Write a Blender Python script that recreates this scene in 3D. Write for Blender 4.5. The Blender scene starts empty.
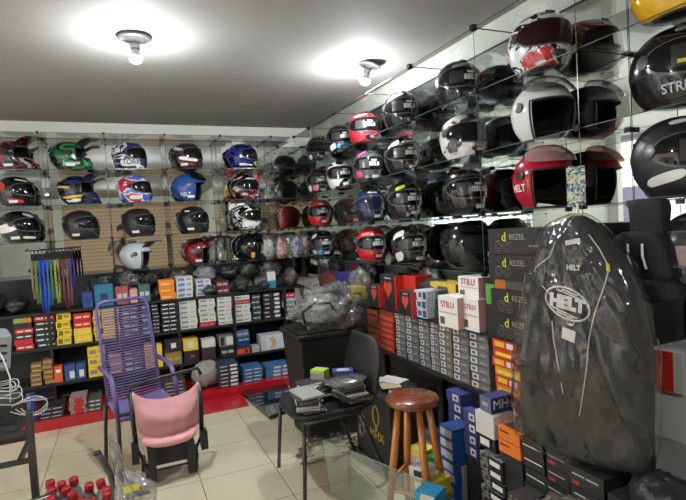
import bpy, math, random
from math import sin, cos, pi, radians as R
from mathutils import Vector, Matrix
random.seed(7)
C = bpy.context.scene.collection
sc = bpy.context.scene

# ---------------------------------------------------------------- camera, light, exposure
EYE = 1.426
F = 504.1
_y, _p, _r = R(23.4953), R(-2.4884), R(3.358)
FW = Vector((sin(_y)*cos(_p), cos(_y)*cos(_p), sin(_p)))
_r0 = Vector((cos(_y), -sin(_y), 0)); _u0 = _r0.cross(FW)
RT = cos(_r)*_r0 - sin(_r)*_u0
UP = sin(_r)*_r0 + cos(_r)*_u0
cd = bpy.data.cameras.new('camera'); cam = bpy.data.objects.new('camera', cd); C.objects.link(cam)
cd.sensor_width = 36; cd.lens = F/686*36; cd.clip_start = 0.02
cam.matrix_world = Matrix(((RT.x, UP.x, -FW.x, 0), (RT.y, UP.y, -FW.y, 0), (RT.z, UP.z, -FW.z, EYE), (0, 0, 0, 1)))
sc.camera = cam

w = bpy.data.worlds.new('sky'); sc.world = w; w.use_nodes = True
bg = w.node_tree.nodes['Background']; bg.inputs[0].default_value = (0.86, 0.94, 1, 1); bg.inputs[1].default_value = 3.8
sd = bpy.data.lights.new('sun', 'SUN'); sd.energy = 4.0; sd.color = (1, .93, .82); sd.angle = R(1)
sun = bpy.data.objects.new('sun', sd); C.objects.link(sun)
sun.rotation_euler = Vector((-1, .35, -1.15)).to_track_quat('-Z', 'Y').to_euler()
BULB_POWER = 86.0
sc.view_settings.view_transform = 'Standard'; sc.view_settings.look = 'None'
sc.view_settings.gamma = 1; sc.view_settings.use_curve_mapping = False
sc.view_settings.exposure = 0.08
sc.cycles.max_bounces = 10; sc.cycles.transparent_max_bounces = 40
sc.cycles.diffuse_bounces = 3; sc.cycles.glossy_bounces = 5
sc.cycles.caustics_reflective = False; sc.cycles.caustics_refractive = False
sc.cycles.sample_clamp_indirect = 3.0

# ---------------------------------------------------------------- helpers
def ray(px, py): return FW*F + RT*(px-343) - UP*(py-250)
def at(px, py, ax, v):
    d = ray(px, py); k = 'xyz'.index(ax); o = (0, 0, EYE)[k]
    t = (v-o)/d[k]; return Vector((0, 0, EYE)) + d*t

class MB:
    def __init__(s): s.v = []; s.f = []; s.m = []
    def add(s, vs, fs, mi=0):
        b = len(s.v); s.v += [tuple(v) for v in vs]
        for f in fs: s.f.append(tuple(b+i for i in f)); s.m.append(mi)
        return s
    def box(s, x0, y0, z0, x1, y1, z1, mi=0, M=None):
        vs = [Vector(p) for p in ((x0,y0,z0),(x1,y0,z0),(x1,y1,z0),(x0,y1,z0),(x0,y0,z1),(x1,y0,z1),(x1,y1,z1),(x0,y1,z1))]
        if M: vs = [M @ v for v in vs]
        return s.add(vs, [(0,3,2,1),(4,5,6,7),(0,1,5,4),(1,2,6,5),(2,3,7,6),(3,0,4,7)], mi)
    def tube(s, pts, r, n=8, mi=0, closed=False):
        pts = [Vector(p) for p in pts]; rr = r if isinstance(r, (list, tuple)) else [r]*len(pts)
        rings = []; N = len(pts); up = None
        for i, p in enumerate(pts):
            if closed: t = pts[(i+1) % N]-pts[i-1]
            else: t = pts[min(i+1, N-1)]-pts[max(i-1, 0)]
            t.normalize()
            if up is None: up = Vector((0, 0, 1)) if abs(t.z) < .9 else Vector((1, 0, 0))
            a = t.cross(up); 
            if a.length < 1e-4: a = t.cross(Vector((1, .3, 0)))
            a.normalize(); b = a.cross(t).normalized(); up = b
            rings.append([p + (a*cos(2*pi*k/n)+b*sin(2*pi*k/n))*rr[i] for k in range(n)])
        vs = [v for q in rings for v in q]; fs = []
        for i in range(N if closed else N-1):
            j = (i+1) % N
            for k in range(n): fs.append((i*n+k, i*n+(k+1) % n, j*n+(k+1) % n, j*n+k))
        if not closed: fs += [tuple(range(n))[::-1], tuple((N-1)*n+k for k in range(n))]
        return s.add(vs, fs, mi)
    def lathe(s, prof, cx=0, cy=0, n=20, mi=0, M=None):
        vs = []; fs = []
        for r, z in prof:
            for k in range(n):
                v = Vector((cx+r*cos(2*pi*k/n), cy+r*sin(2*pi*k/n), z)); vs.append(M @ v if M else v)
        for i in range(len(prof)-1):
            for k in range(n): fs.append((i*n+k, i*n+(k+1) % n, (i+1)*n+(k+1) % n, (i+1)*n+k))
        fs += [tuple(range(n))[::-1], tuple((len(prof)-1)*n+k for k in range(n))]
        return s.add(vs, fs, mi)
    def grid(s, fn, n, m, mi=0, keep=None, wrap=False):
        vs = [fn(i/n, j/m) for j in range(m+1) for i in range(n+1)]
        fs = [(j*(n+1)+i, j*(n+1)+i+1, (j+1)*(n+1)+i+1, (j+1)*(n+1)+i) for j in range(m) for i in range(n)
              if keep is None or keep((i+.5)/n, (j+.5)/m)]
        return s.add(vs, fs, mi)
    def mesh(s, name, mats, smooth=False):
        me = bpy.data.meshes.new(name); me.from_pydata(s.v, [], s.f)
        for m in (mats if isinstance(mats, (list, tuple)) else [mats]): me.materials.append(m)
        me.polygons.foreach_set('material_index', s.m)
        me.polygons.foreach_set('use_smooth', [smooth]*len(me.polygons)); me.update()
        return me
def link(name, me, parent=None, loc=(0, 0, 0), rz=0):
    o = bpy.data.objects.new(name, me); C.objects.link(o); o.location = loc; o.rotation_euler = (0, 0, rz)
    if parent: o.parent = parent
    return o
def tag(o, label=None, cat=None, group=None, kind=None):
    if label: o['label'] = label
    if cat: o['category'] = cat
    if group: o['group'] = group
    if kind: o['kind'] = kind
    return o
def bev(o, wd=.004, seg=2):
    m = o.modifiers.new('b', 'BEVEL'); m.width = wd; m.segments = seg; m.limit_method = 'ANGLE'; m.angle_limit = R(40); return o
def ordn(i, n):
    if n == 1: return ''
    w = ['lowest', 'second up', 'third up', 'fourth up', 'fifth up', 'sixth up', 'seventh up', 'eighth up', 'ninth up']
    return 'topmost' if i == n-1 else w[i]

# ---------------------------------------------------------------- materials
MC = {}
def mat(col, rough=.5, metal=0, coat=0, emit=0, bump=0, bscale=200, name=None):
    key = (col, rough, metal, coat, emit, bump, bscale)
    if key in MC: return MC[key]
    m = bpy.data.materials.new(name or 'paint'); m.use_nodes = True; nt = m.node_tree; b = nt.nodes['Principled BSDF']
    b.inputs['Base Color'].default_value = (*col, 1); b.inputs['Roughness'].default_value = rough; b.inputs['Metallic'].default_value = metal
    b.inputs['Coat Weight'].default_value = coat
    if emit: b.inputs['Emission Color'].default_value = (*col, 1); b.inputs['Emission Strength'].default_value = emit
    if bump:
        t = nt.nodes.new('ShaderNodeTexNoise'); t.inputs['Scale'].default_value = bscale
        k = nt.nodes.new('ShaderNodeBump'); k.inputs['Strength'].default_value = bump; k.inputs['Distance'].default_value = .01
        c = nt.nodes.new('ShaderNodeTexCoord'); nt.links.new(c.outputs['Object'], t.inputs['Vector'])
        nt.links.new(t.outputs['Fac'], k.inputs['Height']); nt.links.new(k.outputs['Normal'], b.inputs['Normal'])
    MC[key] = m; return m
def noise_mat(cols, scale=(1, 1, 1), rough=.3, coat=.5, seed=0, nscale=6, dist=1.5, const=True, detail=1, stops=None, alpha=1):
    m = bpy.data.materials.new('pattern'); m.use_nodes = True; nt = m.node_tree; b = nt.nodes['Principled BSDF']
    c = nt.nodes.new('ShaderNodeTexCoord'); mp = nt.nodes.new('ShaderNodeMapping'); t = nt.nodes.new('ShaderNodeTexNoise'); r = nt.nodes.new('ShaderNodeValToRGB')
    mp.inputs['Scale'].default_value = scale; mp.inputs['Location'].default_value = (seed*3.7, seed*1.3, seed*2.1)
    t.inputs['Scale'].default_value = nscale; t.inputs['Distortion'].default_value = dist; t.inputs['Detail'].default_value = detail
    if const: r.color_ramp.interpolation = 'CONSTANT'
    n = len(cols); e = r.color_ramp.elements
    st = stops or [0] + [.40+.2*(i/(max(n-1, 1))) for i in range(1, n)]
    e[0].position = st[0]; e[0].color = (*cols[0], 1)
    e[1].position = st[1] if n > 1 else 1; e[1].color = (*cols[1 if n > 1 else 0], 1)
    for i in range(2, n): q = e.new(st[i]); q.color = (*cols[i], 1)
    nt.links.new(c.outputs['Object'], mp.inputs['Vector']); nt.links.new(mp.outputs[0], t.inputs['Vector'])
    nt.links.new(t.outputs['Fac'], r.inputs[0]); nt.links.new(r.outputs[0], b.inputs['Base Color'])
    b.inputs['Roughness'].default_value = rough; b.inputs['Coat Weight'].default_value = coat; b.inputs['Alpha'].default_value = alpha
    return m
def thin_mat(name, tint, rough=.02, refl=1.0, veil=None, veil_w=0, bump=0, bscale=30):
    # thin clear sheet: straight-through light plus Fresnel reflection, optional milky share
    m = bpy.data.materials.new(name); m.use_nodes = True; nt = m.node_tree; nt.nodes.clear()
    out = nt.nodes.new('ShaderNodeOutputMaterial'); tr = nt.nodes.new('ShaderNodeBsdfTransparent'); gl = nt.nodes.new('ShaderNodeBsdfGlossy')
    mx = nt.nodes.new('ShaderNodeMixShader')
    ge = nt.nodes.new('ShaderNodeNewGeometry'); dt = nt.nodes.new('ShaderNodeVectorMath'); dt.operation = 'DOT_PRODUCT'
    def mth(op, a, b_):
        q = nt.nodes.new('ShaderNodeMath'); q.operation = op
        for k_, v_ in enumerate((a, b_)):
            if v_ is None: continue
            if isinstance(v_, (int, float)): q.inputs[k_].default_value = v_
            else: nt.links.new(v_, q.inputs[k_])
        return q
    nt.links.new(ge.outputs['Normal'], dt.inputs[0]); nt.links.new(ge.outputs['Incoming'], dt.inputs[1])
    ab = mth('ABSOLUTE', dt.outputs['Value'], None); om = mth('SUBTRACT', 1, ab.outputs[0]); pw = mth('POWER', om.outputs[0], 5)
    sc9 = mth('MULTIPLY', pw.outputs[0], .96); ad = mth('ADD', sc9.outputs[0], .04); mul = mth('MULTIPLY', ad.outputs[0], refl); mul.use_clamp = True
    tr.inputs[0].default_value = (*tint, 1); gl.inputs['Roughness'].default_value = rough
    nt.links.new(mul.outputs[0], mx.inputs[0])
    src = tr.outputs[0]
    if veil_w:
        df = nt.nodes.new('ShaderNodeBsdfDiffuse'); df.inputs[0].default_value = (*veil, 1); m2 = nt.nodes.new('ShaderNodeMixShader'); m2.inputs[0].default_value = veil_w
        nt.links.new(src, m2.inputs[1]); nt.links.new(df.outputs[0], m2.inputs[2]); src = m2.outputs[0]
    nt.links.new(src, mx.inputs[1]); nt.links.new(gl.outputs[0], mx.inputs[2]); nt.links.new(mx.outputs[0], out.inputs[0])
    if bump:
        c = nt.nodes.new('ShaderNodeTexCoord'); t = nt.nodes.new('ShaderNodeTexNoise'); t.noise_type = 'RIDGED_MULTIFRACTAL'; t.inputs['Scale'].default_value = bscale; t.inputs['Distortion'].default_value = 1.2; t.inputs['Detail'].default_value = 2
        k = nt.nodes.new('ShaderNodeBump'); k.inputs['Strength'].default_value = bump; k.inputs['Distance'].default_value = .03
        nt.links.new(c.outputs['Object'], t.inputs['Vector']); nt.links.new(t.outputs['Fac'], k.inputs['Height'])
        nt.links.new(k.outputs['Normal'], gl.inputs['Normal']); nt.links.new(k.outputs['Normal'], dt.inputs[0])
    return m
BLK = (.006, .006, .0065); WHT = (.75, .75, .73); RED = (.55, .02, .03); GRY = (.28, .28, .28); DKG = (.05, .05, .055); SIL = (.5, .5, .52)
BLUE = (.02, .07, .35); YEL = (.75, .5, .03); ORG = (.8, .22, .02); GRN = (.02, .22, .06); NAVY = (.02, .03, .12); LIME = (.35, .7, .05); PINK = (.75, .05, .2); SKY = (.05, .3, .7)
black = mat(BLK, .45); blackg = mat(BLK, .12, coat=1); white = mat(WHT, .45); steel = mat((.6, .6, .6), .25, 1); dkmetal = mat((.05, .05, .05), .35, .6)
glass = thin_mat('clear_glass', (.985, .996, .991), .01, 1.0)
glass_edge = mat((.045, .075, .065), .2)
MIR = bpy.data.materials.new('mirror'); MIR.use_nodes = True
_b = MIR.node_tree.nodes['Principled BSDF']; _b.inputs['Base Color'].default_value = (.80, .84, .82, 1); _b.inputs['Metallic'].default_value = 1; _b.inputs['Roughness'].default_value = .015
bagmat = thin_mat('plastic_film', (.94, .94, .93), .10, 1.5, (.6, .6, .57), .025, .5, 9)
bagmilk = thin_mat('cloudy_plastic', (.85, .86, .85), .14, 2.0, (.7, .7, .68), .09, 1.0, 12)
bagwhite = thin_mat('white_film', (.85, .85, .84), .14, 2.5, (.75, .75, .73), .30, 1.0, 22)

# tile floor
def floor_mat():
    m = bpy.data.materials.new('floor_tiles'); m.use_nodes = True; nt = m.node_tree; b = nt.nodes['Principled BSDF']
    c = nt.nodes.new('ShaderNodeTexCoord'); mp = nt.nodes.new('ShaderNodeMapping'); br = nt.nodes.new('ShaderNodeTexBrick')
    s = .4319
    mp.inputs['Location'].default_value = (-.7503, -3.02, 0)
    br.offset = 0; br.squash = 1; br.inputs['Scale'].default_value = 1; br.inputs['Brick Width'].default_value = s; br.inputs['Row Height'].default_value = s
    br.inputs['Mortar Size'].default_value = .0028; br.inputs['Mortar Smooth'].default_value = .1
    br.inputs['Color1'].default_value = (.58, .53, .39, 1); br.inputs['Color2'].default_value = (.55, .50, .37, 1); br.inputs['Mortar'].default_value = (.13, .11, .08, 1)
    t = nt.nodes.new('ShaderNodeTexNoise'); t.inputs['Scale'].default_value = 5; t.inputs['Detail'].default_value = 6
    t2 = nt.nodes.new('ShaderNodeTexNoise'); t2.inputs['Scale'].default_value = 28; t2.inputs['Detail'].default_value = 4
    rp = nt.nodes.new('ShaderNodeValToRGB'); rp.color_ramp.elements[0].position = .66; rp.color_ramp.elements[0].color = (1, 1, 1, 1); rp.color_ramp.elements[1].position = .78; rp.color_ramp.elements[1].color = (.5, .46, .38, 1)
    r1 = nt.nodes.new('ShaderNodeValToRGB'); r1.color_ramp.elements[0].color = (.84, .82, .78, 1); r1.color_ramp.elements[1].color = (1.08, 1.07, 1.05, 1)
    m1 = nt.nodes.new('ShaderNodeMixRGB'); m1.blend_type = 'MULTIPLY'; m1.inputs[0].default_value = 1
    m2 = nt.nodes.new('ShaderNodeMixRGB'); m2.blend_type = 'MULTIPLY'; m2.inputs[0].default_value = 1
    L = nt.links.new
    L(c.outputs['Object'], mp.inputs[0]); L(mp.outputs[0], br.inputs['Vector']); L(c.outputs['Object'], t.inputs['Vector']); L(c.outputs['Object'], t2.inputs['Vector'])
    L(t.outputs['Fac'], r1.inputs[0]); L(t2.outputs['Fac'], rp.inputs[0]); L(br.outputs['Color'], m1.inputs[1]); L(r1.outputs[0], m1.inputs[2]); L(m1.outputs[0], m2.inputs[1]); L(rp.outputs[0], m2.inputs[2])
    L(m2.outputs[0], b.inputs['Base Color']); b.inputs['Roughness'].default_value = .28
    return m
def plaster(c1, c2, rough=.7, sc_=1.2):
    m = noise_mat([c1, c2], rough=rough, coat=0, nscale=sc_, dist=.3, const=False, detail=5, stops=[.35, .7]); return m
def plank_mat(c1, c2, step, axis='z', name='planks', emitless=True):
    m = bpy.data.materials.new(name); m.use_nodes = True; nt = m.node_tree; b = nt.nodes['Principled BSDF']
    c = nt.nodes.new('ShaderNodeTexCoord'); wv = nt.nodes.new('ShaderNodeTexWave'); wv.wave_type = 'BANDS'; wv.bands_direction = 'Z' if axis == 'z' else 'X'
    wv.wave_profile = 'SAW'; wv.inputs['Scale'].default_value = .3142/step*1.0; wv.inputs['Distortion'].default_value = 0
    r = nt.nodes.new('ShaderNodeValToRGB'); r.color_ramp.elements[0].color = (*c2, 1); r.color_ramp.elements[0].position = .05; r.color_ramp.elements[1].color = (*c1, 1); r.color_ramp.elements[1].position = .3
    nt.links.new(c.outputs['Object'], wv.inputs[0]); nt.links.new(wv.outputs['Fac'], r.inputs[0]); nt.links.new(r.outputs[0], b.inputs['Base Color']); b.inputs['Roughness'].default_value = .6
    return m

# ---------------------------------------------------------------- the room
XL, XR, YF, YB, ZC = -2.6, 1.96, -3.6, 5.16, 2.52
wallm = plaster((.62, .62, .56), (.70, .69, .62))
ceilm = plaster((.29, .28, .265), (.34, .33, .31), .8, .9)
def struct(name, args, m, mb=None):
    b = mb or MB().box(*args); return tag(link(name, b.mesh(name, m)), kind='structure')
struct('floor', (XL-.1, YF-.1, -.1, XR+.1, YB+.1, 0), floor_mat())
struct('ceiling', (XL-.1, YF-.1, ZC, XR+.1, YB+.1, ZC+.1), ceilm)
struct('wall_back', (XL-.1, YB, 0, XR+.1, YB+.12, ZC), wallm)
struct('wall_right', (XR, YF-.1, 0, XR+.12, YB+.1, ZC), wallm)
b = MB().box(XL-.1, YF, 0, XL, .4, ZC).box(XL-.1, 5.0, 0, XL, YB, ZC).box(XL-.1, .4, 2.42, XL, 5.0, ZC)
struct('wall_left', None, wallm, b)
b = MB().box(XL, YF-.12, 0, -1.3, YF, ZC).box(1.9, YF-.12, 0, XR, YF, ZC).box(-1.3, YF-.12, 2.3, 1.9, YF, ZC)
struct('wall_front', None, wallm, b)
# street seen only in the mirrors
struct('ground', (-14, -8, -.14, XL-.1, 12, -.04), mat((.42, .40, .37), .8))
sh = MB().box(-1.3, YF-.08, .0, 1.9, YF-.04, 2.3)
tag(link('roll_up_shutter', sh.mesh('roll_up_shutter', plank_mat((.62, .43, .27), (.25, .16, .10), .09))), 'tan slatted roll-up shutter at the front of the shop, seen in the mirrors', 'shutter')
fb = MB().box(-9.2, -8, -.05, -9, 12, 2.6).mesh('facade', mat((.75, .73, .68), .8))
hb = link('neighbouring_building', fb); tag(hb, 'pale building across the street, seen mirrored behind the glass shelves', 'building')
link('upper_cladding', MB().box(-9.25, -8, 2.6, -8.95, 12, 6.5).mesh('upper_cladding', plank_mat((.80, .62, .42), (.45, .33, .2), .35)), hb)
link('awning', MB().box(-9, 1, 2.3, -7.9, 6, 2.42).mesh('awning', mat((.35, .2, .6), .6)), hb)
for yy in (0, 3, 6, 9):
    link('doorway', MB().box(-9.0, yy, 0, -8.97, yy+1.2, 2.1).mesh('doorway', mat((.10, .07, .12), .5)), hb)

# mirrors on both walls, behind the glass racks
ZM0, ZM1 = .93, 2.372
tag(link('wall_mirror', MB().box(-1.12, YB-.03, ZM0, XR-.04, YB-.022, ZM1).mesh('wm', MIR)), 'mirror covering the back wall behind the glass helmet shelves', 'mirror')
tag(link('wall_mirror', MB().box(XR-.028, -.2, ZM0, XR-.02, YB-.035, ZM1).mesh('wm', MIR)), 'mirror covering the right wall behind the glass helmet shelves', 'mirror')

# ---------------------------------------------------------------- glass helmet racks
LV = [2.366, 2.059, 1.759, 1.459, 1.159]     # top pane and shelf levels
GT = .004
XF, YFR = 1.639, 4.846                        # front planes
def pane(x0, y0, z0, x1, y1, z1):
    b = MB().box(x0, y0, z0, x1, y1, z1)
    d = sorted([(x1-x0, 0), (y1-y0, 1), (z1-z0, 2)])[0][1]
    for i, f in enumerate(b.f):
        n = {0: 2, 1: 2, 2: 1, 4: 1, 3: 0, 5: 0}[i]; b.m[i] = 0 if n == d else 1
    return b.mesh('pane', [glass, glass_edge])
def cube_clip(p, s=.011): return MB().box(p[0]-s, p[1]-s, p[2]-s, p[0]+s, p[1]+s, p[2]+s)
XD = [1.407-.498*k for k in range(6)]         # back divider X
YD = [1.422+.597*k for k in range(-2, 6)]     # right divider Y
g1 = bpy.data.objects.new('glass_shelf_rack', None); C.objects.link(g1); g1.location = (0, YFR, 1.16)
tag(g1, 'clear glass cubicle rack with black clips along the back wall', 'display rack')
g2 = bpy.data.objects.new('glass_shelf_rack', None); C.objects.link(g2); g2.location = (XF, 3, 1.16)
tag(g2, 'clear glass cubicle rack with black clips along the right wall', 'display rack')
def put(o, root): o.parent = root; o.matrix_parent_inverse = Matrix.Translation(-root.location); return o
for i, z in enumerate(LV):
    xs = [1.615] + XD
    for a, b_ in zip(xs[1:], xs[:-1]):
        put(link('glass_shelf', pane(a+.003, YFR, z-GT, b_-.003, 5.125, z)), g1)
    ys = YD + [4.84]
    for a, b_ in zip(ys[:-1], ys[1:]):
        put(link('glass_shelf', pane(XF, a+.003, z-GT, 1.928, b_-.003, z)), g2)
    if i < 4:
        for x in XD: put(link('glass_divider', pane(x-GT/2, YFR, LV[i+1], x+GT/2, 5.125, z-GT)), g1)
        for y in YD + [4.84]: put(link('glass_divider', pane(XF, y-GT/2, LV[i+1], 1.928, y+GT/2, z-GT)), g2)
    for x in XD:
        for y in (YFR, 5.118): put(link('black_clip', cube_clip((x, y, z-.002), .009).mesh('clip', blackg)), g1)
    for y in YD + [4.84]:
        for x in (XF, 1.915): put(link('black_clip', cube_clip((x, y, z-.002), .013).mesh('clip', blackg)), g2)
# ---------------------------------------------------------------- black shelving units under the glass
def rack(name, label, boxes, cat='shelving'):
    root = bpy.data.objects.new(name, None); C.objects.link(root); x, y, z = boxes[0][1][:3]; root.location = (x, y, 0)
    tag(root, label, cat)
    for nm, a, m in boxes: put(link(nm, MB().box(*a).mesh(nm, m)), root)
    return root
rk = mat((.016, .016, .017), .4)
AX = -1.15
rack('metal_shelving_unit', 'black metal shelving unit full of small cartons along the back wall',
  [('back_panel', (AX, 5.05, 0.1, 1.62, 5.07, 1.14), mat((.02, .02, .021), .6)), ('shelf', (AX, 4.74, .86, 1.62, 5.05, .88), rk), ('shelf', (AX, 4.74, .57, 1.62, 5.05, .59), rk),
   ('shelf', (AX, 4.70, .275, 1.62, 5.05, .295), rk)] + [('upright', (x-.012, 4.735, .1, x+.012, 5.05, .86), rk) for x in (-.6, -.1, .41, .91, 1.41)])
redm = mat((.42, .012, .02), .25, coat=.6)
tag(link('plinth', MB().box(AX, 4.44, 0, 1.62, 5.05, .085).mesh('plinth', redm)), 'glossy red base platform running along the back wall shelving', 'platform')
tag(link('red_panel', MB().box(.22, 4.12, 0, .86, 4.42, .018).mesh('red_panel', redm)), 'loose glossy red board lying on the tiles before the red platform', 'board')
rack('metal_shelving_unit', 'black shelving unit holding grey cartons along the right wall',
  [('back_panel', (1.92, .6, .0, 1.94, 4.7, 1.14), mat((.05, .05, .052), .6)), ('shelf', (1.62, .6, .845, 1.92, 4.7, .862), rk), ('shelf', (1.62, .6, .53, 1.92, 4.7, .547), rk)]
  + [('upright', (1.88, y, 0, 1.92, y+.03, 1.14), rk) for y in (1.2, 2.0, 2.8, 3.6, 4.4)])

# ---------------------------------------------------------------- ceiling lamps
def lamp(x, y, label, lean=(0, 0), power=BULB_POWER):
    root = bpy.data.objects.new('ceiling_lamp', None); C.objects.link(root); root.location = (x, y, ZC); tag(root, label, 'lamp', 'bare bulbs on the ceiling')
    M = Matrix.Rotation(lean[0], 4, 'X') @ Matrix.Rotation(lean[1], 4, 'Y')
    link('ceiling_rose', MB().lathe([(.0, -.001), (.085, -.001), (.088, -.012), (.07, -.022), (.066, -.016), (.045, -.03), (.03, -.034), (0, -.034)], n=28, M=M).mesh('rose', mat((.10, .10, .10), .35, coat=.3), True), root)
    link('bulb_socket', MB().lathe([(.02, -.03), (.026, -.036), (.024, -.07), (.0, -.07)], n=20, M=M).mesh('socket', mat((.30, .30, .30), .5), True), root)
    link('bulb_housing', MB().lathe([(.013, -.066), (.015, -.075), (.029, -.100), (.0325, -.112), (.0, -.112)], n=20, M=M).mesh('housing', mat((.7, .7, .7), .4), True), root)
    prof = [(.0325, -.112)] + [(.033*cos(t), -.114-.030*sin(t)) for t in [i*.17 for i in range(9)]] + [(.001, -.1442)]
    bm_ = mat((.93, .97, 1), .4, emit=BULB_POWER/ (4*.032**2*pi*pi), name='bulb_glow')
    link('bulb', MB().lathe(prof, n=20, M=M).mesh('bulb', bm_, True), root)
    return root
lamp(.134, 2.95, 'bare glowing bulb on a dark ceiling rose above the purple chair')
lamp(1.60, 3.06, 'bare glowing bulb on a tilted rose beside the right glass rack', (R(8), R(14)))
lamp(.1, -.9, 'added fill bulb on the ceiling behind the camera, seen in the mirrors')  # extra lamp, added behind the camera to even out the lighting
lamp(-1.5, 1.2, 'added fill bulb on the ceiling at the street side')  # another added lamp out of view, fills in from the left

# ---------------------------------------------------------------- text
TX = {}
def text_mesh(s, size, m, bold=0.0):
    key = (s, size, m.name, bold)
    if key in TX: return TX[key]
    cu = bpy.data.curves.new('t', 'FONT'); cu.body = s; cu.size = size; cu.align_x = 'CENTER'; cu.align_y = 'CENTER'; cu.offset = bold; cu.extrude = .0004; cu.resolution_u = 3
    o = bpy.data.objects.new('t', cu); C.objects.link(o)
    dg = bpy.context.evaluated_depsgraph_get(); me = bpy.data.meshes.new_from_object(o.evaluated_get(dg)); bpy.data.objects.remove(o)
    me.materials.clear(); me.materials.append(m); TX[key] = me; return me

# ---------------------------------------------------------------- helmets
def shellfn(kind):
    k = {'full': .13, 'moto': .42, 'open': .0, 'flip': .16}[kind]
    def S(az, ph):
        sp, cp = sin(ph), max(cos(ph), 0)**.82
        z = .122 + .128*sp
        fr = cos(az)
        a, b = .125, .150
        if ph < 0:
            t = min(-ph/R(50), 1)
            z = .122 + .122*(sp/sin(R(50))) * (1.0 if kind != 'moto' or fr < 0 else 1.0)
            if fr > 0: b *= 1 + k*fr**2*min(t*1.6, 1); 
            if fr > 0 and kind != 'open': cp = cp + (1-cp)*.45*fr
            if fr < -.2: z += .03*t*(-fr)
        else:
            if fr < 0: b *= 1+.04*cos(ph)
        return Vector((a*cp*sin(az), -b*cp*cos(az)+.004, z))
    return S
CEN = Vector((0, 0, .122))
def offs(p, d): return p + (p-CEN).normalized()*d
def sect(S, az0, az1, ph0, ph1, off=.004, th=.008, n=14, m=6, taper=4, slant=0, mi=0, b=None, ptx=None):
    b = b or MB()
    def P(u, v, o):
        s = 2*u-1; h = (1-abs(s)**taper)**.5 if taper else 1
        az = R(az0+(az1-az0)*u); ph = R((ph0+ph1)/2 + (v-.5)*(ph1-ph0)*max(h, .02) + slant*s)
        return offs(S(az, ph), o)
    b.grid(lambda u, v: P(u, v, off), n, m, mi)
    rim = [(i/n, 0) for i in range(n)] + [(1, j/m) for j in range(m)] + [(1-i/n, 1) for i in range(n)] + [(0, 1-j/m) for j in range(m)]
    vs = [P(u, v, off) for u, v in rim] + [P(u, v, off-th) for u, v in rim]; N = len(rim)
    b.add(vs, [(i, N+i, N+(i+1) % N, (i+1) % N) for i in range(N)], mi)
    return b
HM = {}
def hmesh(key, fn):
    if key not in HM: HM[key] = fn()
    return HM[key]
def shell_mesh(kind):
    S = shellfn(kind)
    def fn(u, v): return S(2*pi*u, R(-50+140*v))
    b = MB()
    if kind in ('full', 'flip'): keep = None
    elif kind == 'moto': keep = lambda u, v: not ((u < .145 or u > .855) and -10 < -50+140*v < 30)
    else: keep = lambda u, v: not ((u < .155 or u > .845) and -50+140*v < 17)
    b.grid(fn, 48, 28, 0, keep)
    me = b.mesh('shell', black, True); return me
def lining_mesh(kind):
    S = shellfn(kind); b = MB()
    if kind in ('full', 'flip'):
        b.grid(lambda u, v: offs(S(2*pi*u, R(-50)), 0)*(1-.9*v) + Vector((0, 0, .03*v+.004)), 32, 4)
    else:
        keep = (lambda u, v: not ((u < .145 or u > .855) and -10 < -50+140*v < 30)) if kind == 'moto' else (lambda u, v: not ((u < .155 or u > .845) and -50+140*v < 17))
        b.grid(lambda u, v: offs(S(2*pi*u, R(-50+140*v)), -.016), 48, 28, 0, keep)
        b.grid(lambda u, v: offs(S(2*pi*u, R(-46)), -.02)*(1-.9*v) + Vector((0, 0, .01+.02*v)), 32, 3)
    return b.mesh('lining', mat((.01, .01, .01), .9), True)
def trim_mesh(kind):
    S = shellfn(kind); b = MB()
    b.tube([S(2*pi*i/40, R(-50)) for i in range(40)], .005, 6, 0, True)
    if kind == 'open':
        pts = [S(R(56), R(-50+i*67/8)) for i in range(9)] + [S(R(56-112*i/14), R(17)) for i in range(1, 15)] + [S(R(-56), R(17-i*67/8)) for i in range(1, 9)]
        b.tube(pts, .005, 6)
    if kind == 'moto':
        pts = [S(R(52-104*i/14), R(30)) for i in range(15)] + [S(R(-52), R(30-40*i/5)) for i in range(1, 6)] + [S(R(-52+104*i/14), R(-10)) for i in range(1, 15)] + [S(R(52), R(-10+40*i/5)) for i in range(1, 5)]
        b.tube(pts, .005, 6, 0, True)
    return b.mesh('trim', mat((.02, .02, .02), .5), True)
def curved_text(kind, s, size, az0, ph0, m, off=.0075, flip=False):
    def f():
        me = text_mesh(s, size, m, .0006).copy(); S = shellfn(kind)
        for v in me.vertices:
            az = az0 + v.co.x/.14*57.3; ph = ph0 + v.co.y/.13*57.3
            v.co = offs(S(R(az), R(ph)), off + v.co.z)
        return me
    return hmesh(('txt', kind, s, size, az0, ph0, m.name, off), f)
sealm = mat((.10, .10, .10), .25)
smoke = mat((.005, .005, .006), .05); stickm = mat((.8, .8, .78), .6)
tint = thin_mat('tinted_visor', (.55, .55, .56), .03, 2.6); pinkv = thin_mat('pink_tint', (.75, .45, .45), .05, 1.8, (.6, .38, .38), .5)
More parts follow.
